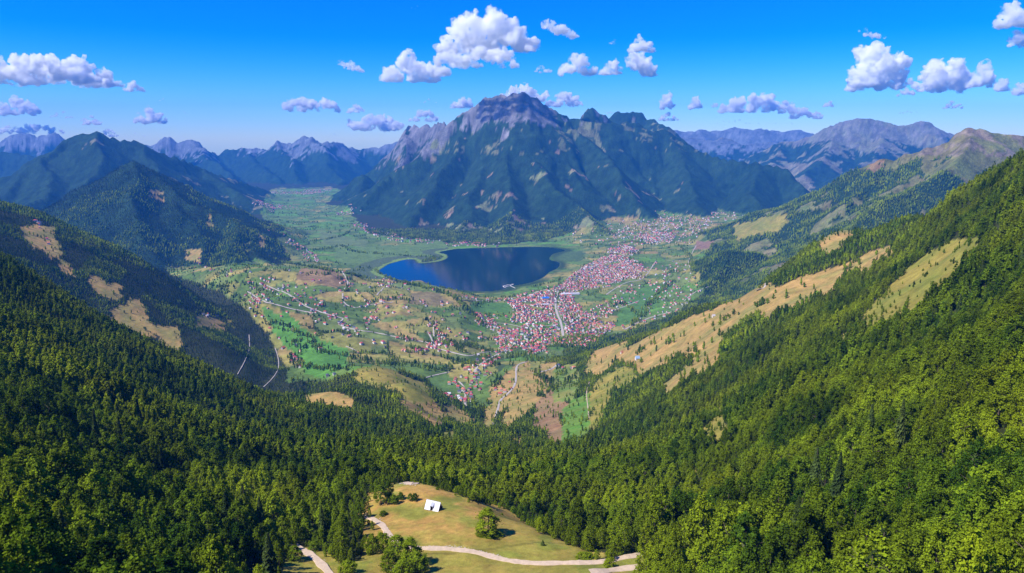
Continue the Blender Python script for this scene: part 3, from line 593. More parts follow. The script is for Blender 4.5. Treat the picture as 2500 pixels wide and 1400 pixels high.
def to_mesh(name, vq, fq, vt=None, ft=None, mats=(), mt_idx=None):
    V_ = [vq] if vq is not None else []; off = len(vq) if vq is not None else 0
    faces = [tuple(q) for q in fq] if fq is not None else []; mi = [0]*len(faces)
    if vt is not None:
        V_.append(vt); faces += [tuple(int(i)+off for i in q) for q in ft]; mi += [mt_idx]*len(ft)
    V_ = np.concatenate(V_); me_ = bpy.data.meshes.new(name); me_.from_pydata(V_.tolist(), [], [[int(i) for i in f] for f in faces])
    for m_ in mats: me_.materials.append(m_)
    me_.polygons.foreach_set('material_index', mi); me_.update(); return me_
def trunk_arrays(r, h, rad, lean=.03, limbs=5, w=4, bare=False):
    segs = []; top = np.array([r.normal()*lean*h, r.normal()*lean*h, h])
    segs.append((np.zeros(3) - np.array([0, 0, 1.2]), top, rad*1.15, rad*.3))
    for i in range(limbs):
        f_ = r.uniform(.35, .85); p = top*f_; a = r.uniform(0, 6.28)
        q = p + np.array([math.cos(a)*w*.38, math.sin(a)*w*.38, h*.22*r.uniform(.5, 1)]); segs.append((p, q, rad*.38, rad*.1))
    V_ = []; F_ = []
    for p, q, r0, r1 in segs:
        ax = q - p; ax = ax/np.linalg.norm(ax); s = np.cross(ax, [.3, .8, .5]); s /= np.linalg.norm(s); t_ = np.cross(ax, s); o_ = len(V_); n_ = 6
        for c, rr in ((p, r0), (q, r1)):
            for k_ in range(n_): V_.append(c + rr*(math.cos(k_*2*math.pi/n_)*s + math.sin(k_*2*math.pi/n_)*t_))
        for k_ in range(n_): F_.append((o_+k_, o_+(k_+1) % n_, o_+n_+(k_+1) % n_, o_+n_+k_))
    return np.array(V_), F_
def broad(level, seed):
    r = np.random.default_rng(seed); h = r.uniform(11, 20); w = r.uniform(6.2, 10.5); base = h*.10
    if level == 0:
        p, nn, _, _ = crown_points(r, 78, 50, h, w, base, 1.15)
        extra = r.normal(size=(160, 3))*np.array([w*.22, w*.22, h*.2]) + np.array([0, 0, h*.5]); p = np.concatenate([p, extra]); nn = np.concatenate([nn, r.normal(size=(160, 3))])
        crown = quads_from(p, nn, r.uniform(.15, .36, len(p)), r)
    elif level == 1:
        p, nn, _, _ = crown_points(r, 34, 24, h, w, base, 1.2); core = lumpy(r, 2, (0, 0, h*.45), (w*.24, w*.24, h*.36), .15)
        crown = quads_from(p, nn, r.uniform(.32, .62, len(p)), r)
    elif level == 2:
        p, nn, _, _ = crown_points(r, 15, 9, h, w, base, 1.5); core = lumpy(r, 2, (0, 0, h*.46), (w*.30, w*.30, h*.40), .18)
        crown = quads_from(p, nn, r.uniform(.7, 1.1, len(p)), r)
    else:
        core = lumpy(r, 1, (0, 0, h*.42), (w*.42, w*.42, h*.5), .2); crown = None
    return r, h, w, crown, (core if level else None)
def spruce(level, seed):
    r = np.random.default_rng(seed); h = r.uniform(17, 23); w = r.uniform(2.6, 3.4)
    nl, nb = [(26, 11), (15, 8), (9, 7), (4, 6)][level]; V_ = []; F_ = []
    for i in range(nl):
        f_ = i/nl; z0 = h*(.06 + .94*f_) ; R_ = w*(1 - f_)**.85*r.uniform(.85, 1.15) + .18; a0 = r.uniform(0, 6.28)
        for k_ in range(nb):
            a = a0 + k_*2*math.pi/nb + r.normal()*.12; L = R_*r.uniform(.75, 1.2); wd = (.42 if level == 0 else .62)*L*2*math.pi/nb*1.1 + .1; dr = L*r.uniform(.28, .5)
            d = np.array([math.cos(a), math.sin(a), 0]); s = np.array([-math.sin(a), math.cos(a), 0]); up = h/nl*(1.25 if level < 2 else 1.5)
            o_ = len(V_)
            V_ += [np.array([0, 0, z0 + up]), d*L*.55 - s*wd + np.array([0, 0, z0 + up*.35 - dr*.3]), d*L + np.array([0, 0, z0 - dr]), d*L*.55 + s*wd + np.array([0, 0, z0 + up*.35 - dr*.3])]
            F_.append((o_, o_+1, o_+2, o_+3))
            if level == 0:
                for q in (.35, .6, .85):
                    for sg in (-1, 1):
                        p = d*L*q + np.array([0, 0, z0 + up*(1-q) - dr*q*1.05 + .1]); tip = p + s*sg*wd*1.5*(1.15-q) + d*.25*L*.5 + np.array([0, 0, -.38*L*.5]); o_ = len(V_)
                        V_ += [p, p + d*.22 + np.array([0, 0, .05]), tip, p - d*.18 - np.array([0, 0, .28])]; F_.append((o_, o_+1, o_+2, o_+3))
    return r, h, w, (np.array(V_), F_), None
SRC = bpy.data.collections.new('tree_sources_unlinked')
BR_N = [9, 8, 6, 5]; SP_N = [3, 3, 3, 3]; near_parts = {'b': [], 's': []}; VID = {'b': [], 's': []}; cnt = 0; INFO = {}
for kind, nums, fn in (('b', BR_N, broad), ('s', SP_N, spruce)):
    for lv in range(4):
        ids = []
        for i in range(nums[lv]):
            r, h, w, crown, core = fn(lv, 1000*lv + 37*i + (500 if kind == 's' else 0))
            tv, tf = trunk_arrays(r, h*(.72 if kind == 'b' else .97), .28 if kind == 'b' else .26, limbs=6 if kind == 'b' else 0, w=w)
            lm = LEAF if kind == 'b' else NEEDLE
            if lv == 0:
                cm = to_mesh('crown', *crown, mats=[lm]); tm = to_mesh('trunk', tv, tf, mats=[BARK]); near_parts[kind].append((cm, tm, h, w))
                jm = to_mesh('tree_mesh', *crown, vt=tv, ft=tf, mats=[lm, BARK], mt_idx=1)
            elif core is not None:
                jm = to_mesh('tree_mesh', *(crown if crown else (None, None)), vt=core[0], ft=core[1], mats=[lm], mt_idx=0)
            else:
                jm = to_mesh('tree_mesh', *crown, vt=tv, ft=tf, mats=[lm, BARK], mt_idx=1) if lv < 2 else to_mesh('tree_mesh', *crown, mats=[lm])
            so_ = bpy.data.objects.new('%03d_tree' % cnt, jm); SRC.objects.link(so_); ids.append(cnt); INFO[cnt] = (h, w); cnt += 1
        VID[kind].append(ids)

def grid_at(G, x, y):                       # nearest cell of a grid map
    i = np.clip(np.rint((x/y - UG[0])/(UG[1]-UG[0])).astype(int), 0, NU-1); j = np.clip(np.rint(np.interp(np.log(y), WG, np.arange(NW))).astype(int), 0, NW-1)
    return G[j, i]
wood = ~valley & (clear < 0) & (~mt | inK('dark', 'knoll') | greenwood) & (LD > 60)
wood |= inK('great') & (Y < 6500) & (Z < 260) & ~patch
wood |= inK('left') & (Y < 6400)
# rides cut through the plantation
def in_view(x, y, z, h):
    u = x/y; t_top = (HC - z - h)/y
    fx = (np.interp(np.log(y), WG, np.arange(NW)) - 3).clip(0).astype(int); i = np.clip(np.rint((u - UG[0])/(UG[1]-UG[0])).astype(int), 0, NU-1)
    px_, py_ = pix(x, y, z)
    return (t_top < RUN[fx, i] + .004) & (px_ > -420) & (px_ < 2920) & (py_ < 1680)
LIST = {'b': [], 's': []}                  # rows: x y z variant rot sx sz level
def add_trees(kind, x, y, scl, squash=None):
    z = height(x, y); n_ = len(x)
    ok = in_view(x, y, z, 14*scl); x, y, z, scl = x[ok], y[ok], z[ok], scl[ok]; n_ = len(x)
    lv = np.where(y < 520, 0, np.where(y < 1150, 1, np.where(y < 2700, 2, 3)))
    vid = np.zeros(n_, int)
    for l in range(4):
        m_ = lv == l; vid[m_] = rng.choice(VID[kind][l], m_.sum())
    asp = rng.uniform(.82, 1.15, n_)
    LIST[kind].append(np.stack([x, y, z, vid, rng.uniform(0, 6.28, n_), scl*asp, scl/asp**.7, lv], 1))
wood &= LD > 40
def walk(pl, step):
    pts = []
    for a, b in zip(pl[:-1], pl[1:]):
        L = math.hypot(b[0]-a[0], b[1]-a[1]); k_ = max(1, int(L/step))
        for i in range(k_): f_ = i/k_; pts.append((a[0]+(b[0]-a[0])*f_, a[1]+(b[1]-a[1])*f_))
    pts.append(pl[-1][:2]); return pts
def ground_line(pl, step_px=3, ymin=0):
    g = [hit(px, py, ymin) for px, py in walk(pl, step_px)]; g = [q for q in g if q is not None]
    return g
SPR = [(2038,1262,29,9,'tallest drooping spruce in the near right forest'),(2192,1108,28,7,'thin half bare spruce with a grey trunk in the right forest'),(2118,1110,27,8,'tall spruce just left of the half bare spruce'),(1985,1215,25,8,'blue green spruce left of the tallest drooping spruce'),(2140,1440,20,11,'spruce top at the bottom edge right of centre'),(600,1300,27,9,'tall brown green spruce in front of the left forest'),(560,1330,26,10,'broad spruce left of the tall brown green spruce'),(640,1320,23,8,'spruce right of the tall brown green spruce'),(300,1120,29,7.5,'dark slim spruce high on the left slope'),(240,1110,30,7.5,'dark spruce left of the slim one on the left slope'),(660,1400,18,8,'spruce beside the lower left dirt road'),(400,1180,24,7.5,'small dark spruce in the middle of the left slope')]
def carve(pts, r):
    for x0, y0 in pts:
        j0 = int(np.interp(math.log(max(y0 - r, 46)), WG, np.arange(NW))); j1 = int(np.interp(math.log(y0 + r), WG, np.arange(NW))) + 2
        sub = (slice(j0, j1),); wood[sub] &= np.hypot(X[sub] - x0, Y[sub] - y0) > r
for q in SPR:
    g_ = hit(q[0], q[1], 120); carve([(g_[0], g_[1]), (g_[0] - .0*g_[1], g_[1] - 6)], 6.0)
for pl in ([(608,818),(609,850),(600,878),(580,915)], [(672,850),(680,880),(678,905),(662,928),(643,946)]):
    carve([g_[:2] for g_ in ground_line(pl, 4, 1500)], 11)
carve([g_[:2] for g_ in ground_line([(1440,930),(1432,960),(1436,1000),(1438,1025)], 4, 900)], 8)
def jitter_zone(y0, y1, sp, umax=.98):
    ny = int((y1-y0)/sp); out_ = []
    for j in range(ny):
        yy = y0 + (j+.5)*sp; nx = int(2*umax*yy/sp)
        xx = (np.arange(nx) + .5*(j % 2))*sp - umax*yy; out_.append(np.stack([xx, np.full(nx, yy)], 1))
    P_ = np.concatenate(out_) + rng.uniform(-.42, .42, (sum(len(o) for o in out_), 2))*sp
    return P_[:, 0], P_[:, 1]
for y0, y1, sp, s0 in ((105, 330, 6.6, 1.18), (330, 620, 6.2, .98), (620, 1300, 6.6, .82), (1300, 2600, 6.8, .66), (2600, 4000, 8.8, .78), (4000, 6400, 13.5, 1.05)):
    x, y = jitter_zone(y0, y1, sp); m_ = grid_at(wood, x, y); x, y = x[m_], y[m_]
    con_n = fbm(x, y, 90, 3, 800) + .35*rng.normal(size=len(x))
    left_con = (x/y < -.30) & (y > 1650)
    broad_belt = fbm(x, y, 260, 3, 803) > .08
    con = np.where(left_con, ~broad_belt | (con_n > .6), con_n > np.where(x < 0, .82, .92))
    thin = rng.uniform(size=len(x)) < np.where(con, .93, .95)
    big = .50 + .85*rng.beta(1.6, 2.0, len(x)) + .38*fbm(x, y, 75, 3, 801)
    if y0 < 600:
        nc_ = np.zeros(len(x), bool)
        for dx, dy in ((16, 0), (-16, 0), (0, 16), (0, -16), (11, 11), (11, -11)): nc_ |= grid_at(clear == 0, x + dx, y + dy)
        big = np.where(nc_, big*.66, big)
    big = np.clip(big, .38, 1.6)
    for kind, m_ in (('b', ~con & thin), ('s', con & thin)):
        add_trees(kind, x[m_], y[m_], s0*big[m_]*(1.0 if kind == 'b' else np.where(y[m_] > 1600, .78, .8)))
# strips of trees on the valley floor (photograph outline of the strip, spacing, scale)
STRIPS = [ (26, 26, [(690,640),(730,648),(770,655),(850,670),(900,680)]), (30, 20, [(1130,742),(1160,772),(1185,800)]), # width m, per 100 m, line
 (55, 26, [(850,872),(900,884),(960,890),(1020,896),(1070,905)]), (35, 20, [(1060,908),(1110,900),(1160,893)]), (22, 14, [(705,868),(720,885),(760,900),(850,905)]),
 (26, 15, [(632,770),(655,785),(690,795),(720,812),(750,822),(772,846),(790,862),(850,872)]), (40, 14, [(700,845),(730,835),(740,860),(715,875)]),
 (30, 22, [(1650,680),(1620,705),(1600,728),(1585,742),(1570,765),(1540,795)]), (26, 16, [(1560,770),(1520,742),(1490,750)]), (30, 12, [(1700,680),(1690,650),(1680,620),(1660,600)]),
 (30, 14, [(835,600),(855,612),(880,618),(930,620),(1000,626),(1060,628),(1095,628)]), (22, 12, [(700,600),(760,612),(800,608),(835,600)]), (22, 12, [(760,590),(800,585),(840,575),(860,560)]),
 (60, 18, [(866,662),(890,656),(915,656)]), (26, 34, [(915,660),(960,684),(1000,695),(1050,705),(1100,722),(1125,740),(1150,770)]), (24, 13, [(1160,752),(1170,742),(1200,738)]), (16, 12, [(1155,765),(1190,770),(1230,772)]),
 (36, 16, [(1345,735),(1362,720),(1368,712)]), (22, 10, [(1300,700),(1345,692),(1380,680)]), (26, 12, [(1100,850),(1150,845),(1180,860)]), (26, 12, [(1230,870),(1280,872),(1330,880)]),
 (30, 12, [(1480,600),(1540,590),(1600,600)]), (30, 12, [(1540,560),(1640,552),(1720,556)]), (26, 10, [(1420,600),(1480,598)]), (30, 11, [(1660,560),(1700,566),(1740,560),(1800,600)]),
 (20, 10, [(680,640),(720,646),(760,640),(800,650)]), (20, 10, [(650,625),(690,640)]), (24, 11, [(735,668),(800,672),(850,682)]), (18, 11, [(820,690),(850,700),(845,720)]), (22, 12, [(560,700),(600,690),(660,720)]),
 (22, 10, [(430,690),(500,700),(560,700)]), (24, 12, [(500,690),(540,705),(590,735),(625,765)]), (20, 10, [(880,740),(960,730),(1020,735)]), (18, 9, [(1030,760),(1060,800),(1100,845)]), (18, 8, [(990,860),(1060,870),(1120,880)]),
 (28, 14, [(1230,915),(1210,930),(1205,950)]), (26, 12, [(1300,905),(1330,930),(1310,980)]), (26, 12, [(1370,915),(1400,930),(1350,950)]), (24, 12, [(1060,955),(1100,985),(1140,1005)]), (26, 12, [(1170,975),(1150,990),(1180,1030)]),
]
for wd, dens, pl in STRIPS:
    g = ground_line(pl, 4)
    for a, b in zip(g[:-1], g[1:]):
        L = math.hypot(b[0]-a[0], b[1]-a[1])
        if L > 400: continue
        n_ = rng.poisson(L/100*dens)
        if n_ == 0: continue
        f_ = rng.uniform(size=n_); x = a[0]+(b[0]-a[0])*f_ + rng.normal(size=n_)*wd*.35; y = a[1]+(b[1]-a[1])*f_ + rng.normal(size=n_)*wd*.35
        m_ = grid_at(LD, x, y) > 8
        if m_.any(): add_trees('b', x[m_], y[m_], rng.uniform(.6, 1.15, m_.sum()))
# hedges on field edges and scattered trees
for y0, y1, sp in ((1750, 2600, 10), (2600, 4200, 13), (4200, 7000, 20), (7000, 10500, 34)):
    x, y = jitter_zone(y0, y1, sp, .5); m_ = grid_at(valley & (clear < 0) & (LD > 25), x, y); x, y = x[m_], y[m_]
    fe, fi = field_at(x, y); hedge = (fe < .10) & (fbm(x, y, 120, 2, 820) > .05); lone = rng.uniform(size=len(x)) < .02 + .14*(fbm(x, y, 90, 3, 821) > .42)
    marsh = (grid_at(LD, x, y) < 170); hold = grid_at(HOLD, x, y) & (rng.uniform(size=len(x)) > .12)
    m_ = (hedge & (rng.uniform(size=len(x)) < .82) | lone) & ~(marsh & (rng.uniform(size=len(x)) > .05)) & ~hold
    add_trees('b', x[m_], y[m_], rng.uniform(.45, .95, m_.sum())*(1 if sp < 20 else 1.3))
# single trees and bushes in the clearings
def clear_mask(ids): return np.isin(clear, ids)
for ids, sp, pr, s0, s1 in (([1], 12, .035, .35, 1.0), ([2], 8, .12, .16, .40), ([4], 6, .16, .2, .5), ([7], 14, .03, .4, .8), ([3, 11, 12, 13, 15, 16, 17, 18], 9, .09, .3, .7), ([19], 8, .03, .2, .5), ([k for k in range(20, len(CLEAR)) if CLEAR[k][1] < 1600 or CLEAR[k][0] == 'olive'], 9, .10, .3, .7), ([k for k in range(20, 30) if CLEAR[k][1] >= 1600], 12, .09, .3, .8), ([0], 3, .0, .05, .1)):
    x, y = jitter_zone(150, 3500, sp); m_ = grid_at(clear_mask(ids), x, y); x, y = x[m_], y[m_]; m_ = rng.uniform(size=len(x)) < pr*(1 + 2*(fbm(x, y, 50, 2, 830) > .3)); add_trees('b', x[m_], y[m_], rng.uniform(s0, s1, m_.sum()))
# patches of wood inside the golden crest meadow (seen as dark stands)
for (cx_, cy_, n_, sx_, sy_) in ((1665,872,70,22,60),(1632,830,9,6,14),(1640,818,5,4,8),(1600,852,3,3,5),(1565,850,14,7,45),(1590,835,8,4,20),(1760,810,6,4,10),(1700,865,4,6,10),(1722,880,6,10,20),(1692,838,3,3,3),(1697,850,4,3,5),(1717,846,3,3,4),(1688,905,4,3,7),(1625,925,4,3,5),(1440,830,10,14,10),(1868,735,12,12,24),(1918,720,2,2,3),(1955,690,3,2,3),(2088,520+20,1,1,1),(1780,770,12,10,30),(2200,690,5,3,10),(2170,715,3,2,5),(2085,635,5,10,10)):
    g = hit(cx_, cy_ + 8, 900); n_ = max(1, int(n_*.62))
    if g is None: continue
    x = g[0] + rng.normal(size=n_)*sx_*.75*g[1]/1700; y = g[1] + rng.normal(size=n_)*sy_*.8; add_trees('b', x, y, rng.uniform(.6, 1.0, n_))
def tree_thing(kind, x, y, z, var, rot, sxy, sz, name, label, cat, group=None, sink=.3):
    cm, tm, h, w = near_parts[kind][var % len(near_parts[kind])]
    e_ = bpy.data.objects.new(name, None); COL.objects.link(e_); e_.location = (x, y, z - sink); e_.rotation_euler = (0, 0, rot); e_.scale = (sxy, sxy, sz)
    e_['label'] = label; e_['category'] = cat
    if group: e_['group'] = group
    for nm, me_ in (('crown', cm), ('trunk', tm)):
        c_ = bpy.data.objects.new(nm, me_); COL.objects.link(c_); c_.parent = e_
    return e_
# ------------------------------------------------------------------ roads and tracks
def ribbon(name, pl, width, mat, lift=.15, ymin=0, kind='structure', step_px=2.5, **tags):
    g = ground_line(catmull([tuple(map(float, p)) for p in pl], 4, False), step_px, ymin)
    h_ = [g[0]]
    for q in g[1:]:
        if math.hypot(q[0]-h_[-1][0], q[1]-h_[-1][1]) > width*.5: h_.append(q)
    g = np.array(h_)
    if len(g) < 3: return None
    brk = np.hypot(np.diff(g[:, 0]), np.diff(g[:, 1])) > 260
    for _ in range(2): 
        gg = g.copy(); gg[1:-1] = (g[:-2] + g[1:-1]*2 + g[2:])/4; g = gg
    d = np.gradient(g[:, :2], axis=0); d /= np.linalg.norm(d, axis=1)[:, None] + 1e-9; nx, ny = -d[:, 1], d[:, 0]
    V_ = []; F_ = []; offs = [(-1.0, -.8), (-.5, 0), (0, .04), (.5, 0), (1.0, -.8)]
    wv = width*(1 + .12*np.sin(np.arange(len(g))*.9) + np.random.default_rng(len(g)).normal(size=len(g))*.07)
    for i in range(len(g)):
        zc = max(float(height(g[i, 0] + nx[i]*o_*width, g[i, 1] + ny[i]*o_*width)) for o_ in (-.5, 0, .5))
        for o_, dz in offs: 
            ww = wv[i]*(o_ if abs(o_) < 1 else o_*.62); V_.append((g[i, 0] + nx[i]*ww, g[i, 1] + ny[i]*ww, zc + lift + (dz*max(.4, width*.2) if dz < 0 else dz)))
        if i and not brk[i-1]:
            for k_ in range(4): a = (i-1)*5 + k_; F_.append((a, a+1, a+6, a+5))
    me_ = bpy.data.meshes.new(name); me_.from_pydata(V_, [], F_); me_.update()
    for p in me_.polygons:
        if p.normal.z < 0: p.flip()
    return link(name, me_, mat, kind=kind, **tags)
m_track = plain('dirt_track', (.54,.41,.28), .95, .16, .6); m_road = plain('pale_road', (.44,.38,.33), .9, .08, .1)
for nm, w_, lf, pl in [
    ('dirt_road', 3.3, .22, [(712,1330),(745,1349),(770,1365),(788,1383),(803,1400),(815,1425)]),
    ('dirt_road', 3.0, .20, [(885,1260),(905,1265),(925,1276),(938,1288),(947,1303),(962,1322),(995,1336),(1040,1341),(1100,1342),(1160,1350),(1200,1361),(1260,1373),(1320,1378),(1400,1377),(1470,1375),(1510,1366),(1572,1355)]),
    ('dirt_road', 3.2, .20, [(952,1176),(985,1178),(1005,1183),(1018,1182),(1024,1176),(1018,1171),(1004,1168),(990,1168)]),
    ('dirt_road', 3.4, .20, [(1440,1400),(1500,1394),(1565,1386)])]:
    ribbon(nm, pl, w_, m_track, lf, step_px=4)
ribbon('footpath', [(1440,930),(1432,960),(1436,1000),(1438,1025)], 1.8, m_track, .4, 900)
ROADS = [
    (7, [(605,713),(640,735),(670,743),(700,752),(730,758),(765,765)]), (6, [(650,697),(675,708),(700,717),(715,725),(740,745),(770,757),(800,768),(830,776),(838,780),(828,790),(842,799),(882,808),(920,813),(960,822),(1000,830),(1040,836),(1062,850),(1090,857),(1130,867),(1152,869),(1180,861),(1240,856),(1252,845),(1256,832),(1243,820)]),
    (5, [(1062,850),(1055,830),(1047,815),(1040,808)]), (5, [(1060,822),(1058,800),(1062,788)]), (6, [(1250,846),(1225,860),(1210,868),(1180,885),(1163,900),(1158,910)]),
    (4, [(1120,932),(1133,945),(1137,965),(1133,982),(1140,992)]), (5, [(1286,884),(1265,891),(1260,905),(1260,925),(1255,945),(1240,962),(1222,978),(1217,995),(1210,1020),(1203,1045)]),
    (8, [(1118,733),(1180,735),(1250,733),(1285,724),(1315,712),(1340,706)]), (9, [(1366,705),(1356,735),(1360,765),(1370,790),(1376,828)]), (6, [(1525,805),(1560,787),(1600,772),(1640,762)]),
    (5, [(1036,924),(1060,917),(1096,909)]), (1.9, [(608,818),(609,850),(600,878),(580,915)]), (2.1, [(672,850),(680,880),(678,905),(662,928),(643,946)]), (4, [(870,858),(858,851),(845,846)]),
    (5, [(1366,700),(1385,688),(1420,660),(1460,648)]), (5, [(1480,720),(1500,706),(1530,690),(1570,680),(1600,640)]), (4, [(1250,760),(1300,745),(1352,740)]), (4, [(1180,790),(1230,790),(1290,800),(1368,792)]), (5, [(1372,800),(1440,780),(1500,758),(1560,735)]),
    (5, [(832,660),(850,690),(838,712),(840,740),(868,752)]), (5, [(870,752),(900,745),(960,738)]), (5, [(920,722),(940,700),(958,694)]), (4, [(1700,600),(1680,640),(1690,660)]), (5, [(1370,880),(1345,902),(1300,912)]),
 (4, [(1846,712),(1868,702),(1870,690)]), (4, [(1735,700),(1700,712),(1670,735)]),
]
for w_, pl in ROADS: ribbon('road', pl, w_, m_road, .8, step_px=3)
# ------------------------------------------------------------------ houses
ROOFC = {'red': (.52,.11,.09), 'orange': (.56,.22,.13), 'crimson': (.40,.06,.10), 'slate': (.085,.085,.15), 'pale': (.62,.58,.60), 'brown': (.24,.11,.08)}
WALLC = {'white': (.78,.75,.73), 'cream': (.66,.58,.46), 'pink': (.58,.40,.36), 'grey': (.42,.40,.42)}
RM = {k: plain('roof_' + k, v, .85, .14, .5) for k, v in ROOFC.items()}; WM = {k: plain('wall_' + k, v, .9, .08, .3) for k, v in WALLC.items()}
WIN = plain('window_glass', (.05,.06,.08), .25, .05, 1.0)
def house_shape(L, W_, H_, R_, hip):
    o_ = .5; a, b_ = L/2, W_/2
    wv = [(-a,-b_,-2),(a,-b_,-2),(a,b_,-2),(-a,b_,-2),(-a,-b_,H_),(a,-b_,H_),(a,b_,H_),(-a,b_,H_)]; wf = [(0,1,5,4),(1,2,6,5),(2,3,7,6),(3,0,4,7)]
    if not hip: wv += [(-a,0,H_+R_*.97),(a,0,H_+R_*.97)]; wf += [(5,6,9),(7,4,8)]
    e_ = a + o_; f_ = b_ + o_; k_ = (a - b_*.8 if hip else e_); zo = H_ - R_*o_/b_
    rv = [(-e_,-f_,zo),(e_,-f_,zo),(e_,f_,zo),(-e_,f_,zo),(-k_,0,H_+R_+.05),(k_,0,H_+R_+.05)]
    rv += [(x_, y_, z_ - .22) for x_, y_, z_ in rv[:4]]
    rf = [(0,1,5,4),(2,3,4,5),(0,6,7,1),(1,7,8,2),(2,8,9,3),(3,9,6,0)] + ([(1,2,5),(3,0,4)] if hip else [(6,4,5,7),(8,5,4,9)])
    return wv, wf, rv, rf
HS = [house_shape(*a) for a in ((10.5,8.5,5.6,2.9,False),(9.5,9,6.6,2.6,True),(12,9,5.2,3.2,False),(9,7.5,3.6,2.8,False),(13,10,7.5,3,True),(8.5,8,5.8,3.4,False))]
_hm = {}
def house_mesh(si, part, col):
    k_ = (si, part, col)
    if k_ not in _hm:
        s = HS[si]; me_ = bpy.data.meshes.new(part); me_.from_pydata(s[0] if part == 'wall' else s[2], [], s[1] if part == 'wall' else s[3]); me_.materials.append((WM if part == 'wall' else RM)[col]); me_.update(); _hm[k_] = me_
    return _hm[k_]
def win_mesh(si, col='w'):
    k_ = (si, 'window')
    if k_ not in _hm:
        s = HS[si][0]; a, b_, H_ = s[1][0], -s[0][1], s[4][2]; V_ = []; F_ = []
        for z_ in ([1.6, 4.3] if H_ > 5 else [1.5]):
            for q in (-.6, 0, .6):
                o = len(V_); x_ = q*a; V_ += [(x_-.6,-b_-.04,z_-.6),(x_+.6,-b_-.04,z_-.6),(x_+.6,-b_-.04,z_+.7),(x_-.6,-b_-.04,z_+.7)]; F_.append((o,o+1,o+2,o+3))
        me_ = bpy.data.meshes.new('window'); me_.from_pydata(V_, [], F_); me_.materials.append(WIN); me_.update(); _hm[k_] = me_
    return _hm[k_]
HP = []; occ = set()
def place(x, y, sp, zone):
    if y < 100 or grid_at(LD, np.array([x]), np.array([y]))[0] < 14: return
    key = (int(x//sp), int(y//sp))
    c = 8.8
    kx, ky = int(x//c), int(y//c)
    for i in (-1, 0, 1):
        for j in (-1, 0, 1):
            if (kx+i, ky+j) in occ and (i*i + j*j) < 2: return
    occ.add((kx, ky)); HP.append((x, y, zone))
for w_, pl in ROADS:
    if w_ >= 8:
        for q in ground_line(pl, 1, 1500): occ.add((int(q[0]//8.8), int(q[1]//8.8)))
def wpoly(px_poly, ymin=0): return [hit(a, b, ymin)[:2] for a, b in px_poly]
def fill(px_poly, sp, zone, keep=.9, ymin=1500):
    P_ = wpoly(px_poly, ymin); xs = [p[0] for p in P_]; ys = [p[1] for p in P_]
    gx1, gy1 = np.meshgrid(np.arange(min(xs), max(xs), sp), np.arange(min(ys), max(ys), sp)); gx1 = gx1.ravel() + rng.uniform(-.4, .4, gx1.size)*sp; gy1 = gy1.ravel() + rng.uniform(-.4, .4, gy1.size)*sp
    m_ = in_poly(gx1, gy1, P_) & (fbm(gx1, gy1, 130, 3, 900) > -.42) & (rng.uniform(size=gx1.size) < keep)
    m_ &= grid_at(valley, gx1, gy1)
    for x, y in zip(gx1[m_], gy1[m_]): place(x, y, sp, zone)
def along(pl, every, spread, zone, keep=.8, ymin=1500):
    g = ground_line(pl, 3, ymin)
    for a, b in zip(g[:-1], g[1:]):
        L = math.hypot(b[0]-a[0], b[1]-a[1])
        if L > 300: continue
        for _ in range(rng.poisson(L/every*keep)):
            f_ = rng.uniform(); s = rng.choice([-1, 1])*rng.uniform(9, 9 + spread); dx, dy = (b[0]-a[0])/(L+1e-6), (b[1]-a[1])/(L+1e-6)
            place(a[0] + dx*L*f_ - dy*s, a[1] + dy*L*f_ + dx*s, 12, zone)
town, hill, ham, far_v = 'in the dense town', 'on the hill left of town', 'in the near hamlet', 'in the valley'
# nearest hamlets
for cx_, cy_, n_, sp_ in [(1137,955,10,9),(1130,975,9,8),(1122,925,7,12),(1165,925,7,14),(1150,940,6,9),(1165,945,5,8),(1100,975,5,10),(1150,905,6,9),(1190,895,8,11),(1140,985,4,5),(1110,935,3,6),(1205,955,1,3),(1238,955,5,7),(1246,935,2,3),(717,868,3,5),(722,882,5,7),(730,895,3,5),(808,921,2,4),(820,920,2,4),(1335,862,3,4),(1398,902,2,3),(1375,895,2,5),(1340,745,3,8)]:
    for _ in range(n_):
        g = hit(cx_ + rng.normal()*sp_, cy_ + rng.normal()*sp_*.6, 1500)
        if g: place(g[0], g[1], 10, ham if cy_ > 900 else hill)
along([(1120,912),(1150,908),(1195,915)], 16, 12, ham); along([(1080,960),(1100,968),(1125,985)], 16, 6, ham); along([(1120,935),(1135,950),(1137,970),(1135,985)], 12, 14, ham, 1.0); along([(1170,900),(1185,890),(1210,870),(1235,858)], 17, 14, ham)
fill([(1235,738),(1290,724),(1340,712),(1365,698),(1395,690),(1402,735),(1432,760),(1482,772),(1503,798),(1470,825),(1430,848),(1395,846),(1352,842),(1330,856),(1290,862),(1262,842),(1230,838),(1215,815),(1190,800),(1158,786),(1165,768),(1200,776),(1235,787),(1262,762)], 14, town, .95)
fill([(1368,706),(1376,688),(1420,655),(1470,630),(1512,624),(1562,640),(1582,664),(1540,685),(1490,700),(1440,706),(1400,714)], 14.5, town, .9)
fill([(1290,868),(1312,868),(1300,845),(1280,846)], 15, town); fill([(1225,862),(1258,850),(1225,820),(1205,825)], 17, town)
fill([(1440,760),(1500,720),(1540,700),(1560,720),(1520,760),(1480,775)], 27, town, .8)
fill([(1478,612),(1522,597),(1562,610),(1542,626),(1490,632)], 22, far_v, .85); fill([(1555,577),(1600,566),(1652,572),(1642,590),(1580,596)], 24, far_v, .85)
fill([(1500,700),(1600,640),(1700,630),(1720,680),(1640,770),(1560,790),(1580,740),(1520,740)], 50, far_v, .75); fill([(1440,600),(1560,520),(1700,500),(1760,520),(1700,590),(1560,600)], 58, far_v, .8, 4000)
fill([(1380,570),(1470,545),(1600,515),(1800,500),(1900,500),(1850,530),(1700,560),(1500,590),(1400,595)], 74, far_v, .7, 4000)
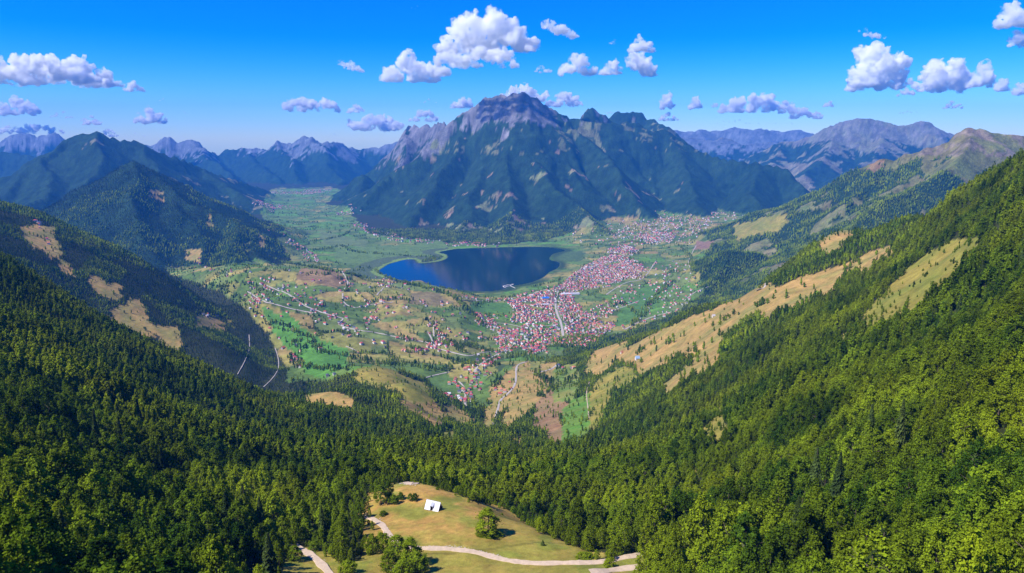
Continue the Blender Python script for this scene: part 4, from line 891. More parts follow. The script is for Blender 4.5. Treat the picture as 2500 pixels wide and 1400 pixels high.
along([(1590,780),(1620,700),(1640,680)], 30, 30, far_v); along([(1525,805),(1560,787),(1640,762)], 16, 25, far_v); along([(1650,680),(1680,715),(1700,720)], 22, 40, far_v); along([(1640,770),(1660,740),(1680,720)], 26, 40, far_v)
along([(1118,733),(1180,735),(1250,733),(1285,724),(1340,706)], 15, 28, 'on the lakeside road'); along([(1260,728),(1300,716),(1350,700)], 12, 25, town)
along([(1165,770),(1200,775),(1240,772)], 14, 10, town)
along([(930,572),(980,586),(1060,592),(1150,600),(1240,600)], 14, 80, 'below the great mountain', .9, 4500); along([(1125,592),(1160,598),(1190,600)], 7, 60, 'below the great mountain', .9, 4500); along([(870,545),(900,560),(930,575)], 16, 60, 'below the great mountain', .9, 4500)
along([(700,585),(735,605),(755,622),(765,640)], 12, 40, 'in the left valley', .9, 3500); along([(670,565),(690,580),(720,600)], 14, 50, 'in the left valley', .9, 3500); along([(640,505),(660,500),(700,510)], 9, 120, 'in the left valley', .8, 5000)
along([(680,475),(740,468),(810,466)], 5, 420, 'in the left valley', 1.0, 8000); along([(640,540),(680,556)], 22, 60, 'in the left valley', .8, 4500); along([(830,515),(860,525)], 12, 120, 'in the left valley', .8, 5500)
along([(860,670),(900,675),(960,690),(1010,700)], 20, 30, 'by the near shore of the lake', .8, 3400)
for w_, pl in ROADS[:5] + ROADS[17:20]: along(pl, 30, 20, hill, .8)
for cx_, cy_, n_, sp_ in [(630,735,14,8),(612,705,8,8),(645,692,6,6),(742,722,9,5),(700,700,5,8),(780,752,10,8),(808,775,10,6),(835,790,8,5),(845,730,4,5),(870,715,3,4),(900,740,8,6),(932,738,7,5),(930,695,5,4),(955,700,4,5),(990,750,3,4),(900,785,6,7),(915,780,5,5),(870,810,4,4),(965,800,5,5),(1000,830,6,8),(1020,855,8,8),(1045,848,6,6),(985,855,4,4),(1060,795,8,8),(1085,820,14,12),(1100,838,10,8),(1075,840,10,10),(1040,740,4,10),(1140,830,4,8),(1180,825,4,8),(1060,850,5,8),(510,655,6,12),(560,665,5,10),(480,640,3,5),(100,545,4,10),(110,590,3,8),(500,770,4,5),(450,790,2,4),(527,770,2,3)]:
    for _ in range(n_):
        g = hit(cx_ + rng.normal()*sp_, cy_ + rng.normal()*sp_*.6, 1500)
        if g: place(g[0], g[1], 10, hill if cx_ > 580 else 'on the left hillside')
m_any = rng.uniform(size=1)
pxs, pys = rng.uniform(600, 1180, 260), rng.uniform(660, 870, 260)
for a, b in zip(pxs, pys):
    g = hit(a, b, 1800)
    if g and grid_at(valley, np.array([g[0]]), np.array([g[1]]))[0] and g[1] < 3700 and rng.uniform() < .45: place(g[0], g[1], 10, hill)
HP = [h for h in HP if h[1] < 12000]
HPx = np.array([h[0] for h in HP]); HPy = np.array([h[1] for h in HP]); HPz = height(HPx, HPy); ang = fbm(HPx, HPy, 420, 2, 910)*2.5 + rng.choice([0, math.pi/2], len(HP)) + rng.normal(size=len(HP))*.12
hsz = rng.uniform(.72, 1.04, len(HP)); hsi = rng.integers(0, 6, len(HP))
rcol = rng.choice(['red', 'orange', 'crimson', 'slate', 'pale', 'brown'], len(HP), p=[.33, .25, .19, .13, .04, .06]); wcol = rng.choice(['white', 'cream', 'pink', 'grey'], len(HP), p=[.56, .18, .16, .10])
ord_ = np.argsort(HPy); used_lab = {}
RN = {'red': 'red roofed', 'orange': 'orange roofed', 'crimson': 'dark red roofed', 'slate': 'slate roofed', 'pale': 'pale roofed', 'brown': 'brown roofed'}; WN = {'white': 'white walls', 'cream': 'cream walls', 'pink': 'pinkish walls', 'grey': 'grey walls'}
near_ids = ord_[:295]
ORD = ['leftmost','second','third','fourth','fifth','sixth','seventh','eighth','ninth','tenth','eleventh','twelfth','thirteenth','fourteenth','fifteenth','sixteenth','seventeenth','eighteenth','nineteenth','twentieth','twenty-first','twenty-second','twenty-third','twenty-fourth','twenty-fifth','twenty-sixth','twenty-seventh','twenty-eighth']
hpx = pix(HPx, HPy, HPz)[0]; fam = {}
for i in near_ids: fam.setdefault(('low ' if hsi[i] == 3 else 'tall ' if hsi[i] == 4 else '') + f"{RN[rcol[i]]} house with {WN[wcol[i]]} {HP[i][2]}", []).append(i)
LAB = {}
for lb_, ids_ in fam.items():
    ids_.sort(key=lambda i: hpx[i])
    for r_, i in enumerate(ids_): LAB[i] = lb_ + ('' if len(ids_) == 1 else ', leftmost' if r_ == 0 else ', rightmost' if r_ == len(ids_)-1 else f", {ORD[min(r_, 27)]} from left" if len((lb_ + ' x from left').split()) <= 16 else f", {ORD[min(r_, 27)]} one")
for i in near_ids:
    e_ = bpy.data.objects.new('house', None); COL.objects.link(e_); e_.location = (HPx[i], HPy[i], HPz[i] + .2); e_.rotation_euler = (0, 0, ang[i]); e_.scale = (hsz[i],)*3
    e_['label'] = LAB[i]; e_['category'] = 'house'; e_['group'] = 'houses ' + HP[i][2]
    for nm, me_ in (('wall', house_mesh(hsi[i], 'wall', wcol[i])), ('roof', house_mesh(hsi[i], 'roof', rcol[i]))) + ((('window', win_mesh(hsi[i])),) if HPy[i] < 2600 else ()):
        c_ = bpy.data.objects.new(nm, me_); COL.objects.link(c_); c_.parent = e_
        if nm == 'window': c_['kind'] = 'stuff'
V_ = []; F_ = []; MI = []; mats = list(WM.values()) + list(RM.values()); wk = list(WM); rk_ = list(RM)
for i in ord_[295:]:
    c, s = math.cos(ang[i]), math.sin(ang[i]); S_ = HS[hsi[i]]; k_ = hsz[i]*(1.0 if HPy[i] < 5000 else 1.25)
    for vv, ff, mi in ((S_[0], S_[1], wk.index(wcol[i])), (S_[2], S_[3], 4 + rk_.index(rcol[i]))):
        o_ = len(V_); V_ += [(HPx[i] + (x_*c - y_*s)*k_, HPy[i] + (x_*s + y_*c)*k_, HPz[i] + .2 + z_*k_) for x_, y_, z_ in vv]; F_ += [tuple(q + o_ for q in f_) for f_ in ff]; MI += [mi]*len(ff)
me_ = bpy.data.meshes.new('houses'); me_.from_pydata(V_, [], F_); 
for m_ in mats: me_.materials.append(m_)
me_.polygons.foreach_set('material_index', MI); me_.update(); link('houses', me_, None, kind='stuff')
print('HOUSES', len(HP))
# trees in the town
tx, ty = HPx + rng.normal(size=len(HP))*9, HPy + rng.normal(size=len(HP))*9
free = np.array([(int(a//8.8), int(b//8.8)) not in occ for a, b in zip(tx, ty)]) & (rng.uniform(size=len(HP)) < .42) & (ty < 7000)

def boxes(name, bl, mat, parent=None, **tags):
    b2 = bmesh.new()
    for (cx_, cy_, cz_, sx_, sy_, sz_, *r_) in bl:
        M_ = Matrix.Translation((cx_, cy_, cz_)) @ (Matrix.Rotation(r_[0], 4, 'Z') if r_ else Matrix.Identity(4)) @ Matrix.Diagonal((sx_, sy_, sz_, 1)); bmesh.ops.create_cube(b2, size=1.0, matrix=M_)
    me_ = bpy.data.meshes.new(name); b2.to_mesh(me_); b2.free(); return link(name, me_, mat, parent, **tags)
def building(name, px, py, L, W_, H_, R_, ang_, wm, rm, label, cat, hip=False, rows=0, ymin=1500, flat=False):
    g = hit(px, py, ymin); e_ = bpy.data.objects.new(name, None); COL.objects.link(e_); e_.location = (g[0], g[1], g[2] + .3); e_.rotation_euler = (0, 0, ang_); e_['label'] = label; e_['category'] = cat
    s = house_shape(L, W_, H_, R_, hip)
    for nm, v, f_, m_ in (('wall', s[0], s[1], wm), ('roof', s[2], s[3], rm)):
        me_ = bpy.data.meshes.new(nm); me_.from_pydata(v, [], f_); me_.update(); link(nm, me_, m_, e_)
    for r_ in range(rows):
        n_ = max(3, int(L/4.5)); 
        for q in range(n_): boxes('window', [((q + .5)/n_*L - L/2, -W_/2 - .03, 1.8 + r_*3.0, 1.7, .12, 1.4)], WIN, e_)
    return e_
m_blue = plain('blue_sheet_roof', (.02,.16,.62), .5, .05, .2)
building('sports_hall', 1331, 733, 34, 26, 12, 4, .15, WM['cream'], m_blue, 'large sports hall with a bright blue roof beside the town centre', 'sports hall', rows=2)
building('apartment_tower', 1349, 740, 12, 12, 30, 1.6, .1, WM['pink'], RM['crimson'], 'tall pinkish apartment tower right of the blue roofed hall', 'apartment tower', rows=8)
building('factory_hall', 1392, 720, 95, 24, 8, 1.6, .12, WM['white'], RM['pale'], 'long white factory hall with pale roof behind the town centre', 'factory hall', rows=1)
building('market_hall', 1432, 828, 46, 18, 6, 2.4, .55, WM['grey'], RM['slate'], 'long market hall with dark slate roof at the near edge of town', 'market hall', rows=1)
building('school', 1331, 747, 40, 16, 8, 1.0, .1, WM['cream'], RM['pale'], 'long cream school building in front of the blue roofed hall', 'school', rows=2)
building('mosque', 757, 618, 16, 14, 8, 4, .2, WM['white'], RM['crimson'], 'white mosque with a thin minaret in the left valley', 'mosque', hip=True, ymin=3500)
g = hit(754, 618, 3500)
mn = bpy.data.objects.new('minaret', None); COL.objects.link(mn); mn.location = (g[0] - 14, g[1], g[2]); mn['label'] = 'slim white minaret rising beside the mosque in the left valley'; mn['category'] = 'minaret'
def cone_mesh(name, r0, r1, z0, z1, mat, parent, n_=10):
    b2 = bmesh.new(); bmesh.ops.create_cone(b2, cap_ends=True, segments=n_, radius1=r0, radius2=r1, depth=z1 - z0, matrix=Matrix.Translation((0, 0, (z0+z1)/2))); me_ = bpy.data.meshes.new(name); b2.to_mesh(me_); b2.free(); return link(name, me_, mat, parent)
cone_mesh('shaft', 2.0, 1.7, -1, 30, WM['white'], mn); cone_mesh('balcony', 3.0, 3.0, 24, 25.2, WM['white'], mn); cone_mesh('spire', 2.2, .1, 30, 38, RM['slate'], mn)
# pier on the lake
m_pier = plain('pier_planks', (.70,.66,.62), .8, .08, .4); pr = bpy.data.objects.new('pier', None); COL.objects.link(pr)
def onwater(px, py): t_ = float(t_of(py)); y = HC/t_; return (float(u_of(px, py))*y, y)
pw = {k_: onwater(*v) for k_, v in dict(a=(1286,713.5), b=(1270,710), c=(1245,698.5), d=(1254,694.5), e=(1236,700.5), f=(1241,696), g=(1228,699.5), h=(1232,703)).items()}
pr.location = (*pw['c'], 0); pr['label'] = 'white footbridge pier with an open square platform on the lake'; pr['category'] = 'pier'
for nm, a, b, w_ in (('walkway', 'a', 'b', 4.5), ('walkway', 'b', 'c', 4.5), ('platform_side', 'c', 'd', 5), ('platform_side', 'c', 'e', 5), ('platform_side', 'd', 'f', 3.5), ('platform_side', 'f', 'g', 5), ('platform_side', 'g', 'h', 5), ('platform_side', 'h', 'e', 5)):
    ax, ay = pw[a]; bx_, by_ = pw[b]; L = math.hypot(bx_-ax, by_-ay); cx0, cy0 = pw['c']
    boxes(nm, [((ax+bx_)/2 - cx0, (ay+by_)/2 - cy0, 1.2, L, w_, .5, math.atan2(by_-ay, bx_-ax))] + [(ax + (bx_-ax)*q - cx0, ay + (by_-ay)*q - cy0, 0, .6, .6, 2.4) for q in np.linspace(.1, .9, 5)], m_pier, pr)
# huts on the right hand meadows
def hut(px, py, s, wm, rm, label, ang_=.3, ymin=800):
    g = hit(px, py, ymin); e_ = bpy.data.objects.new('hut', None); COL.objects.link(e_); e_.location = (g[0], g[1], g[2] + .3); e_.rotation_euler = (0, 0, ang_); e_['label'] = label; e_['category'] = 'hut'; sh_ = house_shape(6.5*s, 5*s, 2.4*s, 3.4*s, False)
    for nm, v, f_, m_ in (('wall', sh_[0], sh_[1], wm), ('roof', sh_[2], sh_[3], rm)):
        me_ = bpy.data.meshes.new(nm); me_.from_pydata(v, [], f_); me_.update(); link(nm, me_, m_, e_)
    boxes('door', [(0, -2.5*s - .05, 1.0*s, 1.1*s, .12, 1.9*s)], BARK, e_)
m_lb = plain('light_blue_roof', (.30,.45,.66), .6, .05, .5)
hut(1689, 921, 1.0, WM['grey'], m_lb, 'small hut with a light blue roof beside a dark spruce on the golden meadow', 1.3)
hut(1742, 774, 1.1, WM['cream'], RM['pale'], 'tiny pale hut alone near the top of the golden ridge meadow', .4)
hut(1556, 878, 1.6, WM['white'], m_lb, 'tall white and light blue hut between spruces on the green strip', .2)
hut(1518, 863, 1.2, WM['cream'], RM['orange'], 'small orange roofed hut at the top of the green strip', .6)
hut(1746, 948, .8, WM['pink'], RM['brown'], 'small brown hut at the lower edge of the golden meadow', .4) if False else None
# ------------------------------------------------------------------ the cabin in the near meadow
g = hit(1059, 1243, 200); gz0 = g[2]
cb = bpy.data.objects.new('cabin', None); COL.objects.link(cb); cb.location = (g[0], g[1], gz0 - .1); cb.rotation_euler = (0, 0, math.radians(-24)); cb['label'] = 'white metal roofed cabin with steep roof down to the dry meadow'; cb['category'] = 'cabin'
m_met = plain('white_sheet_metal', (.80,.81,.84), .45, .03, 1.5); m_lav = plain('grey_dormer_sheet', (.36,.38,.50), .5, .05, 1.5); m_wood = plain('dark_boards', (.075,.055,.045), .9, .2, 3.0); m_dk = plain('dark_doorway', (.02,.02,.025), .9, .1, 1.0)
Lc, Dc, Hr, He = 8.4, 2.7, 4.6, .45
def slab(name, x0, x1, s, q0=0.0, q1=1.0, mat=m_met, th=.10, lift=0.0, ribs=True):   # roof slope, s=-1 front, +1 back, q along slope from ridge
    P_ = lambda x, q, o: (x, s*(Dc*q) + s*o*.86, Hr - (Hr-He)*q + o*.5)
    V_ = [P_(x0, q0, lift), P_(x1, q0, lift), P_(x1, q1, lift), P_(x0, q1, lift), P_(x0, q0, lift-th), P_(x1, q0, lift-th), P_(x1, q1, lift-th), P_(x0, q1, lift-th)]
    F_ = [(0,1,2,3),(4,7,6,5),(0,4,5,1),(1,5,6,2),(2,6,7,3),(3,7,4,0)]
    if ribs:
        n_ = max(2, int(abs(x1-x0)/.55))
        for i in range(n_ + 1):
            x = x0 + (x1-x0)*i/n_; o = len(V_); x_a = max(x - .03, x0); x_b = min(x + .03, x1); V_ += [P_(x_a, q0, lift+.002), P_(x_b, q0, lift+.002), P_(x_b, q1, lift+.002), P_(x_a, q1, lift+.002), P_((x_a+x_b)/2, q0, lift+.06), P_((x_a+x_b)/2, q1, lift+.06)]; F_ += [(o, o+4, o+5, o+3), (o+1, o+2, o+5, o+4), (o, o+1, o+4), (o+3, o+5, o+2)]
    me_ = bpy.data.meshes.new(name); me_.from_pydata(V_, [], F_); me_.update(); b2 = bmesh.new(); b2.from_mesh(me_); bmesh.ops.recalc_face_normals(b2, faces=b2.faces[:]); b2.to_mesh(me_); b2.free(); return link(name, me_, mat, cb)
slab('roof_panel', -Lc/2, -.75, -1); slab('roof_panel', .75, Lc/2, -1); slab('roof_panel', -Lc/2, Lc/2, 1); slab('roof_panel', -.75, .75, -1, 0, .12)
me_ = bpy.data.meshes.new('dormer_roof'); me_.from_pydata([(-.9,-.4,4.15),(.9,-.4,4.15),(.9,-2.25,2.75),(-.9,-2.25,2.75),(-.9,-.4,4.05),(.9,-.4,4.05),(.9,-2.25,2.65),(-.9,-2.25,2.65)], [], [(0,1,2,3),(7,6,5,4),(0,4,5,1),(1,5,6,2),(2,6,7,3),(3,7,4,0)]); me_.update(); link('dormer_roof', me_, m_lav, cb)
boxes('dormer_side', [(-.8, -1.6, 2.0, .08, 1.3, 1.6)], m_lav, cb); boxes('dormer_side', [(.8, -1.6, 2.0, .08, 1.3, 1.6)], m_lav, cb); boxes('doorway', [(0, -1.35, 1.3, 1.5, .10, 2.6)], m_dk, cb); boxes('door', [(.25, -1.46, 1.1, .8, .08, 2.0)], m_wood, cb)
for s in (-1, 1):
    me_ = bpy.data.meshes.new('gable_wall'); x = s*(Lc/2 - .45); me_.from_pydata([(x,-Dc+.35,-1.2),(x,Dc-.35,-1.2),(x,Dc-.35,.9),(x,0,Hr-.3),(x,-Dc+.35,.9)], [], [(0,1,2,3,4) if s > 0 else (4,3,2,1,0)]); me_.update(); gw = link('gable_wall', me_, m_wood, cb)
    for q in np.linspace(-2.1, 2.1, 8): boxes('plank', [(x + s*.03, q, (Hr - .3)*(1 - abs(q)/Dc)*.5, .05, .44, (Hr - .9)*(1 - abs(q)/Dc) + .6)], m_wood, gw)
boxes('base_wall', [(0, -Dc+.45, -.3, Lc-1.0, .3, 1.4)], plain('stone_base', (.30,.27,.24), .95, .25, 2.0), cb); boxes('base_wall', [(0, Dc-.45, -.3, Lc-1.0, .3, 1.4)], BARK, cb); boxes('ridge_cap', [(0, 0, Hr+.06, Lc+.1, .30, .08)], m_met, cb)
# ------------------------------------------------------------------ single trees of the near meadow
def lone(px, py, var, hgt, wid, name, label, cat, kind='b', group=None, ymin=150):
    g = hit(px, py, ymin); cm, tm, h, w = near_parts[kind][var % len(near_parts[kind])]
    if kind == 'b': w = w*.92
    else: w = w*2
    return tree_thing(kind, g[0], g[1], g[2], var, var*1.3, wid/w, hgt/h, name, label, cat, group, .15)
lone(1190, 1306, 2, 14.0, 12.0, 'broadleaf_tree', 'large round dark green tree alone on the dry meadow right of the cabin', 'broadleaf tree')
lone(1172, 1308, 4, 2.6, 5.5, 'bush', 'low bush at the left foot of the lone round tree', 'bush'); lone(1212, 1309, 1, 2.6, 6.5, 'bush', 'low bush at the right foot of the lone round tree', 'bush'); lone(1192, 1311, 3, 2.2, 6.0, 'bush', 'low bush right in front of the lone round tree trunk', 'bush')
lone(930, 1231, 1, 11.5, 8.5, 'broadleaf_tree', 'bushy dark tree left of the cabin, biggest of its cluster', 'broadleaf tree'); lone(950, 1222, 5, 11, 6, 'broadleaf_tree', 'slimmer tree right behind the bushy tree left of the cabin', 'broadleaf tree'); lone(962, 1230, 3, 5, 5, 'bush', 'round green bush at the right foot of the bushy tree', 'bush')
lone(979, 1220, 0, 4.6, 3.4, 'broadleaf_tree', 'small round tree between the bushy tree and the pair of shrubs', 'broadleaf tree'); lone(1002, 1222, 2, 4.2, 3.6, 'bush', 'left shrub of the pair just left of the cabin', 'bush'); lone(1013, 1223, 4, 4.6, 4.0, 'bush', 'right shrub of the pair just left of the cabin', 'bush')
for i, (px, py, hg, wd, lb) in enumerate([(935,1345,9,8,'green tree at the upper left of the roadside thicket'),(972,1372,13,10,'tall dark tree in the middle of the roadside thicket'),(1003,1380,13,10,'tall tree on the right side of the roadside thicket'),(1020,1398,9,8,'lower tree at the right foot of the roadside thicket'),(950,1398,10,9,'leafy tree at the left foot of the roadside thicket'),(985,1412,8,9,'low tree at the front of the roadside thicket'),(908,1350,9,7,'green tree left of the roadside thicket')]):
    lone(px, py, i, hg, wd, 'broadleaf_tree', lb, 'broadleaf tree')
lone(1428, 1366, 3, 3.2, 6.0, 'bush', 'low round bush above the dirt road near its right end', 'bush'); lone(1487, 1386, 5, 4.0, 5.5, 'bush', 'round bush below the dirt road near its right end', 'bush')
lone(1325, 1332, 1, 3.0, 2.4, 'spruce_tree', 'tiny spruce alone in the lower right of the meadow', 'spruce tree', 's'); lone(936, 1258, 2, 2.4, 4.5, 'bush', 'low grey green bush on the bank below the bushy tree', 'bush'); lone(1068, 1196, 4, 1.8, 2.6, 'bush', 'small bush on the slope above the cabin', 'bush')
lone(1042, 1180, 3, 1.6, 2.8, 'bush', 'small bush beside the hairpin bend of the track', 'bush'); lone(1302, 1288, 0, 2.6, 2.0, 'bush', 'small upright shrub by the right edge of the meadow', 'bush'); lone(1226, 1258, 0, 1.4, 1.4, 'bush', 'tiny shrub on the slope right behind the lone round tree', 'bush')
lone(768, 1345, 2, 5, 6, 'bush', 'big bush behind the dirt road at the lower left', 'bush'); lone(850, 1398, 3, 5, 6, 'bush', 'bush right of the dirt road at the lower left', 'bush'); lone(720, 1368, 1, 7, 7, 'broadleaf_tree', 'tree on the left side of the lower left dirt road', 'broadleaf tree')
# the hand seen spruces in the forest
for i, (px, py, hg, wd, lb) in enumerate(SPR):
    lone(px, py, i, hg, wd, 'spruce_tree', lb, 'spruce tree', 's')
# dead tree in the thicket
g = hit(972, 1400, 150); r = np.random.default_rng(5); b2v = []; b2f = []
def limb(p, d, L, rad, depth):
    q = p + d*L; s = np.cross(d, [.31, .77, .55]); s /= np.linalg.norm(s); t_ = np.cross(d, s); o_ = len(b2v)
    for c, rr in ((p, rad), (q, rad*.6)):
        for k_ in range(5): b2v.append(tuple(c + rr*(math.cos(k_*1.2566)*s + math.sin(k_*1.2566)*t_)))
    for k_ in range(5): b2f.append((o_+k_, o_+(k_+1) % 5, o_+5+(k_+1) % 5, o_+5+k_))
    if depth:
        for k_ in range(3): dd_ = d + r.normal(size=3)*.55; dd_[2] = abs(dd_[2])*.8 + .1; limb(q, dd_/np.linalg.norm(dd_), L*.68, rad*.6, depth-1)
limb(np.array([0., 0., -.5]), np.array([.05, -.1, .99]), 2.6, .17, 4)
me_ = bpy.data.meshes.new('dead_tree'); me_.from_pydata(b2v, [], b2f); me_.update()
o = link('dead_tree', me_, plain('bleached_wood', (.38,.34,.29), .9, .1, 2.0)); o.location = (g[0], g[1] - 1.5, g[2]); o['label'] = 'bare pale dead tree in front of the roadside thicket'; o['category'] = 'dead tree'
# stones on the road banks
st_v, st_f = lumpy(np.random.default_rng(3), 1, (0, 0, 0), (1, .8, .6), .2); V_ = []; F_ = []
for pl, n_ in (([(1045,1337),(1100,1338),(1150,1344),(1195,1355),(1240,1366)], 150), ([(890,1256),(915,1266),(935,1280)], 50), ([(975,1181),(1008,1186)], 40), ([(750,1348),(780,1370)], 30), ([(1760,1030),(1775,1060),(1790,1080)], 30)):
    gl = ground_line(pl, 3)
    for _ in range(n_):
        a, b = gl[rng.integers(len(gl))], rng.normal(size=2)*.7; k_ = rng.uniform(.12, .42); x, y = a[0] + b[0] + rng.uniform(-1.5, 1.5), a[1] + b[1] + 1.0; z = float(height(x, y)); o_ = len(V_)
        V_ += [(x + v[0]*k_, y + v[1]*k_, z + v[2]*k_) for v in st_v]; F_ += [tuple(int(q)+o_ for q in f_) for f_ in st_f]
me_ = bpy.data.meshes.new('stones'); me_.from_pydata(V_, [], F_); me_.update(); link('stones', me_, plain('bank_stone', (.50,.42,.36), .95, .15, 2.0), kind='stuff')
BASE_S = VID['s'][0][0]
# bushes filling the bank of the near meadow's edge
# scrub that softens every woodland edge
for y0, y1, sp, off, s0, s1, pr in ((150, 520, 3.2, 5, .14, .40, .75), (520, 1300, 5.5, 9, .2, .5, .7), (1300, 3200, 8, 13, .3, .6, .6)):
    x, y = jitter_zone(y0, y1, sp); cl = grid_at(clear >= 0, x, y); ed = np.zeros(len(x), bool)
    for dx, dy in ((off, 0), (-off, 0), (0, off), (0, -off)): ed |= (grid_at(clear >= 0, x + dx, y + dy) != cl)
    m_ = ed & (rng.uniform(size=len(x)) < pr*np.where(cl, .30, .9)) & (grid_at(~valley, x, y)); add_trees('b', x[m_], y[m_], rng.uniform(s0, s1, m_.sum()))
add_trees('b', tx[free], ty[free], rng.uniform(.4, .8, free.sum()))
allr = {k_: np.concatenate(v) for k_, v in LIST.items()}

def make_forest(name, R_):
    me_ = bpy.data.meshes.new(name); n_ = len(R_); me_.vertices.add(n_); co = R_[:, :3].copy(); co[:, 2] -= .4; me_.vertices.foreach_set('co', co.astype(np.float32).ravel())
    a = me_.attributes.new('vid', 'INT', 'POINT'); a.data.foreach_set('value', R_[:, 3].astype(np.int32))
    a = me_.attributes.new('rot', 'FLOAT_VECTOR', 'POINT'); v = np.zeros((n_, 3), np.float32); v[:, 2] = R_[:, 4]; v[:, :2] = rng.normal(size=(n_, 2))*.04; a.data.foreach_set('vector', v.ravel())
    a = me_.attributes.new('scl', 'FLOAT_VECTOR', 'POINT'); v = np.stack([R_[:, 5], R_[:, 5], R_[:, 6]], 1).astype(np.float32); a.data.foreach_set('vector', v.ravel())
    g = bpy.data.node_groups.new(name + '_scatter', 'GeometryNodeTree'); g.interface.new_socket('Geometry', in_out='INPUT', socket_type='NodeSocketGeometry'); g.interface.new_socket('Geometry', in_out='OUTPUT', socket_type='NodeSocketGeometry')
    gi = g.nodes.new('NodeGroupInput'); go = g.nodes.new('NodeGroupOutput'); ip = g.nodes.new('GeometryNodeInstanceOnPoints'); ci = g.nodes.new('GeometryNodeCollectionInfo')
    ci.inputs['Collection'].default_value = SRC; ci.inputs['Separate Children'].default_value = True; ci.inputs['Reset Children'].default_value = True
    def na(nm, ty):
        q = g.nodes.new('GeometryNodeInputNamedAttribute'); q.data_type = ty; q.inputs['Name'].default_value = nm; return q.outputs['Attribute']
    g.links.new(gi.outputs[0], ip.inputs['Points']); g.links.new(ci.outputs[0], ip.inputs['Instance']); ip.inputs['Pick Instance'].default_value = True
    g.links.new(na('vid', 'INT'), ip.inputs['Instance Index']); g.links.new(na('rot', 'FLOAT_VECTOR'), ip.inputs['Rotation']); g.links.new(na('scl', 'FLOAT_VECTOR'), ip.inputs['Scale'])
    g.links.new(ip.outputs[0], go.inputs[0])
    o = link(name, me_, kind='stuff'); md = o.modifiers.new('scatter', 'NODES'); md.node_group = g; return o
for kind, nm, cat in (('b', 'broadleaf_tree', 'broadleaf tree'), ('s', 'spruce_tree', 'spruce tree')):
    R_ = allr[kind]; vis = pix(R_[:, 0], R_[:, 1], R_[:, 2])
    px_, py_ = vis; j = np.interp(np.log(R_[:, 1]), WG, np.arange(NW)); 
    onscreen = (px_ > 10) & (px_ < 2490) & (py_ > 0) & (py_ < 1410)
    size = R_[:, 6]/R_[:, 1]*onscreen; order = np.argsort(-size); pickn = 268 if kind == 'b' else 240
    keep = order[:pickn]; keep = keep[R_[keep, 1] < 900]
    RK = ['tallest', 'second tallest', 'third tallest', 'fourth tallest', 'fifth tallest', 'sixth tallest', 'seventh tallest', 'eighth tallest', 'ninth tallest', 'tenth tallest', 'eleventh tallest', 'twelfth tallest', 'thirteenth tallest', 'fourteenth tallest', 'fifteenth tallest', 'sixteenth tallest'] + [f'{w} tallest' for w in 'seventeenth eighteenth nineteenth twentieth twenty-first twenty-second twenty-third twenty-fourth twenty-fifth twenty-sixth twenty-seventh twenty-eighth twenty-ninth thirtieth thirty-first thirty-second thirty-third thirty-fourth thirty-fifth thirty-sixth thirty-seventh thirty-eighth thirty-ninth fortieth'.split()]
    cells = {}
    for i in keep:
        px1, py1 = px_[i], py_[i]
        col_ = ['far left', 'left', 'left of the meadow', 'around the cabin meadow', 'right of the meadow', 'right', 'far right'][int(np.searchsorted([280, 560, 860, 1560, 1850, 2180], px1))]
        row_ = ['high up', 'halfway up', 'low down', 'near the bottom edge', 'at the bottom edge'][int(np.searchsorted([900, 1080, 1220, 1340], py1))]
        cells.setdefault((col_, row_), []).append(i)
    for (col_, row_), ids_ in cells.items():
        ids_.sort(key=lambda i: -size[i]*INFO[int(R_[i, 3])][0])
        for r_, i in enumerate(ids_):
            x, y, z, vid, rot, sx_, sz_, lv = R_[i]
            what = 'broadleaf tree' if kind == 'b' else 'dark pointed spruce'
            where = col_ if ' ' in col_ and 'far' not in col_ else 'at ' + col_
            lab = f"{RK[min(r_, 39)]} {what} in the forest {where}, {row_}"
            grp = ('forest trees ' if kind == 'b' else 'spruces ') + ('on the near left slope' if px_[i] < 860 else 'on the near right slope' if px_[i] > 1560 else 'around the cabin meadow')
            tree_thing(kind, x, y, z, int(vid) if kind == 'b' else int(vid) - BASE_S, rot, sx_, sz_, nm, lab, cat, grp)
    rest = np.ones(len(R_), bool); rest[keep] = False
    make_forest('forest' if kind == 'b' else 'spruce_forest', R_[rest])
print('TREES', {k_: (len(v), [int((v[:, 7] == l).sum()) for l in range(4)]) for k_, v in allr.items()})
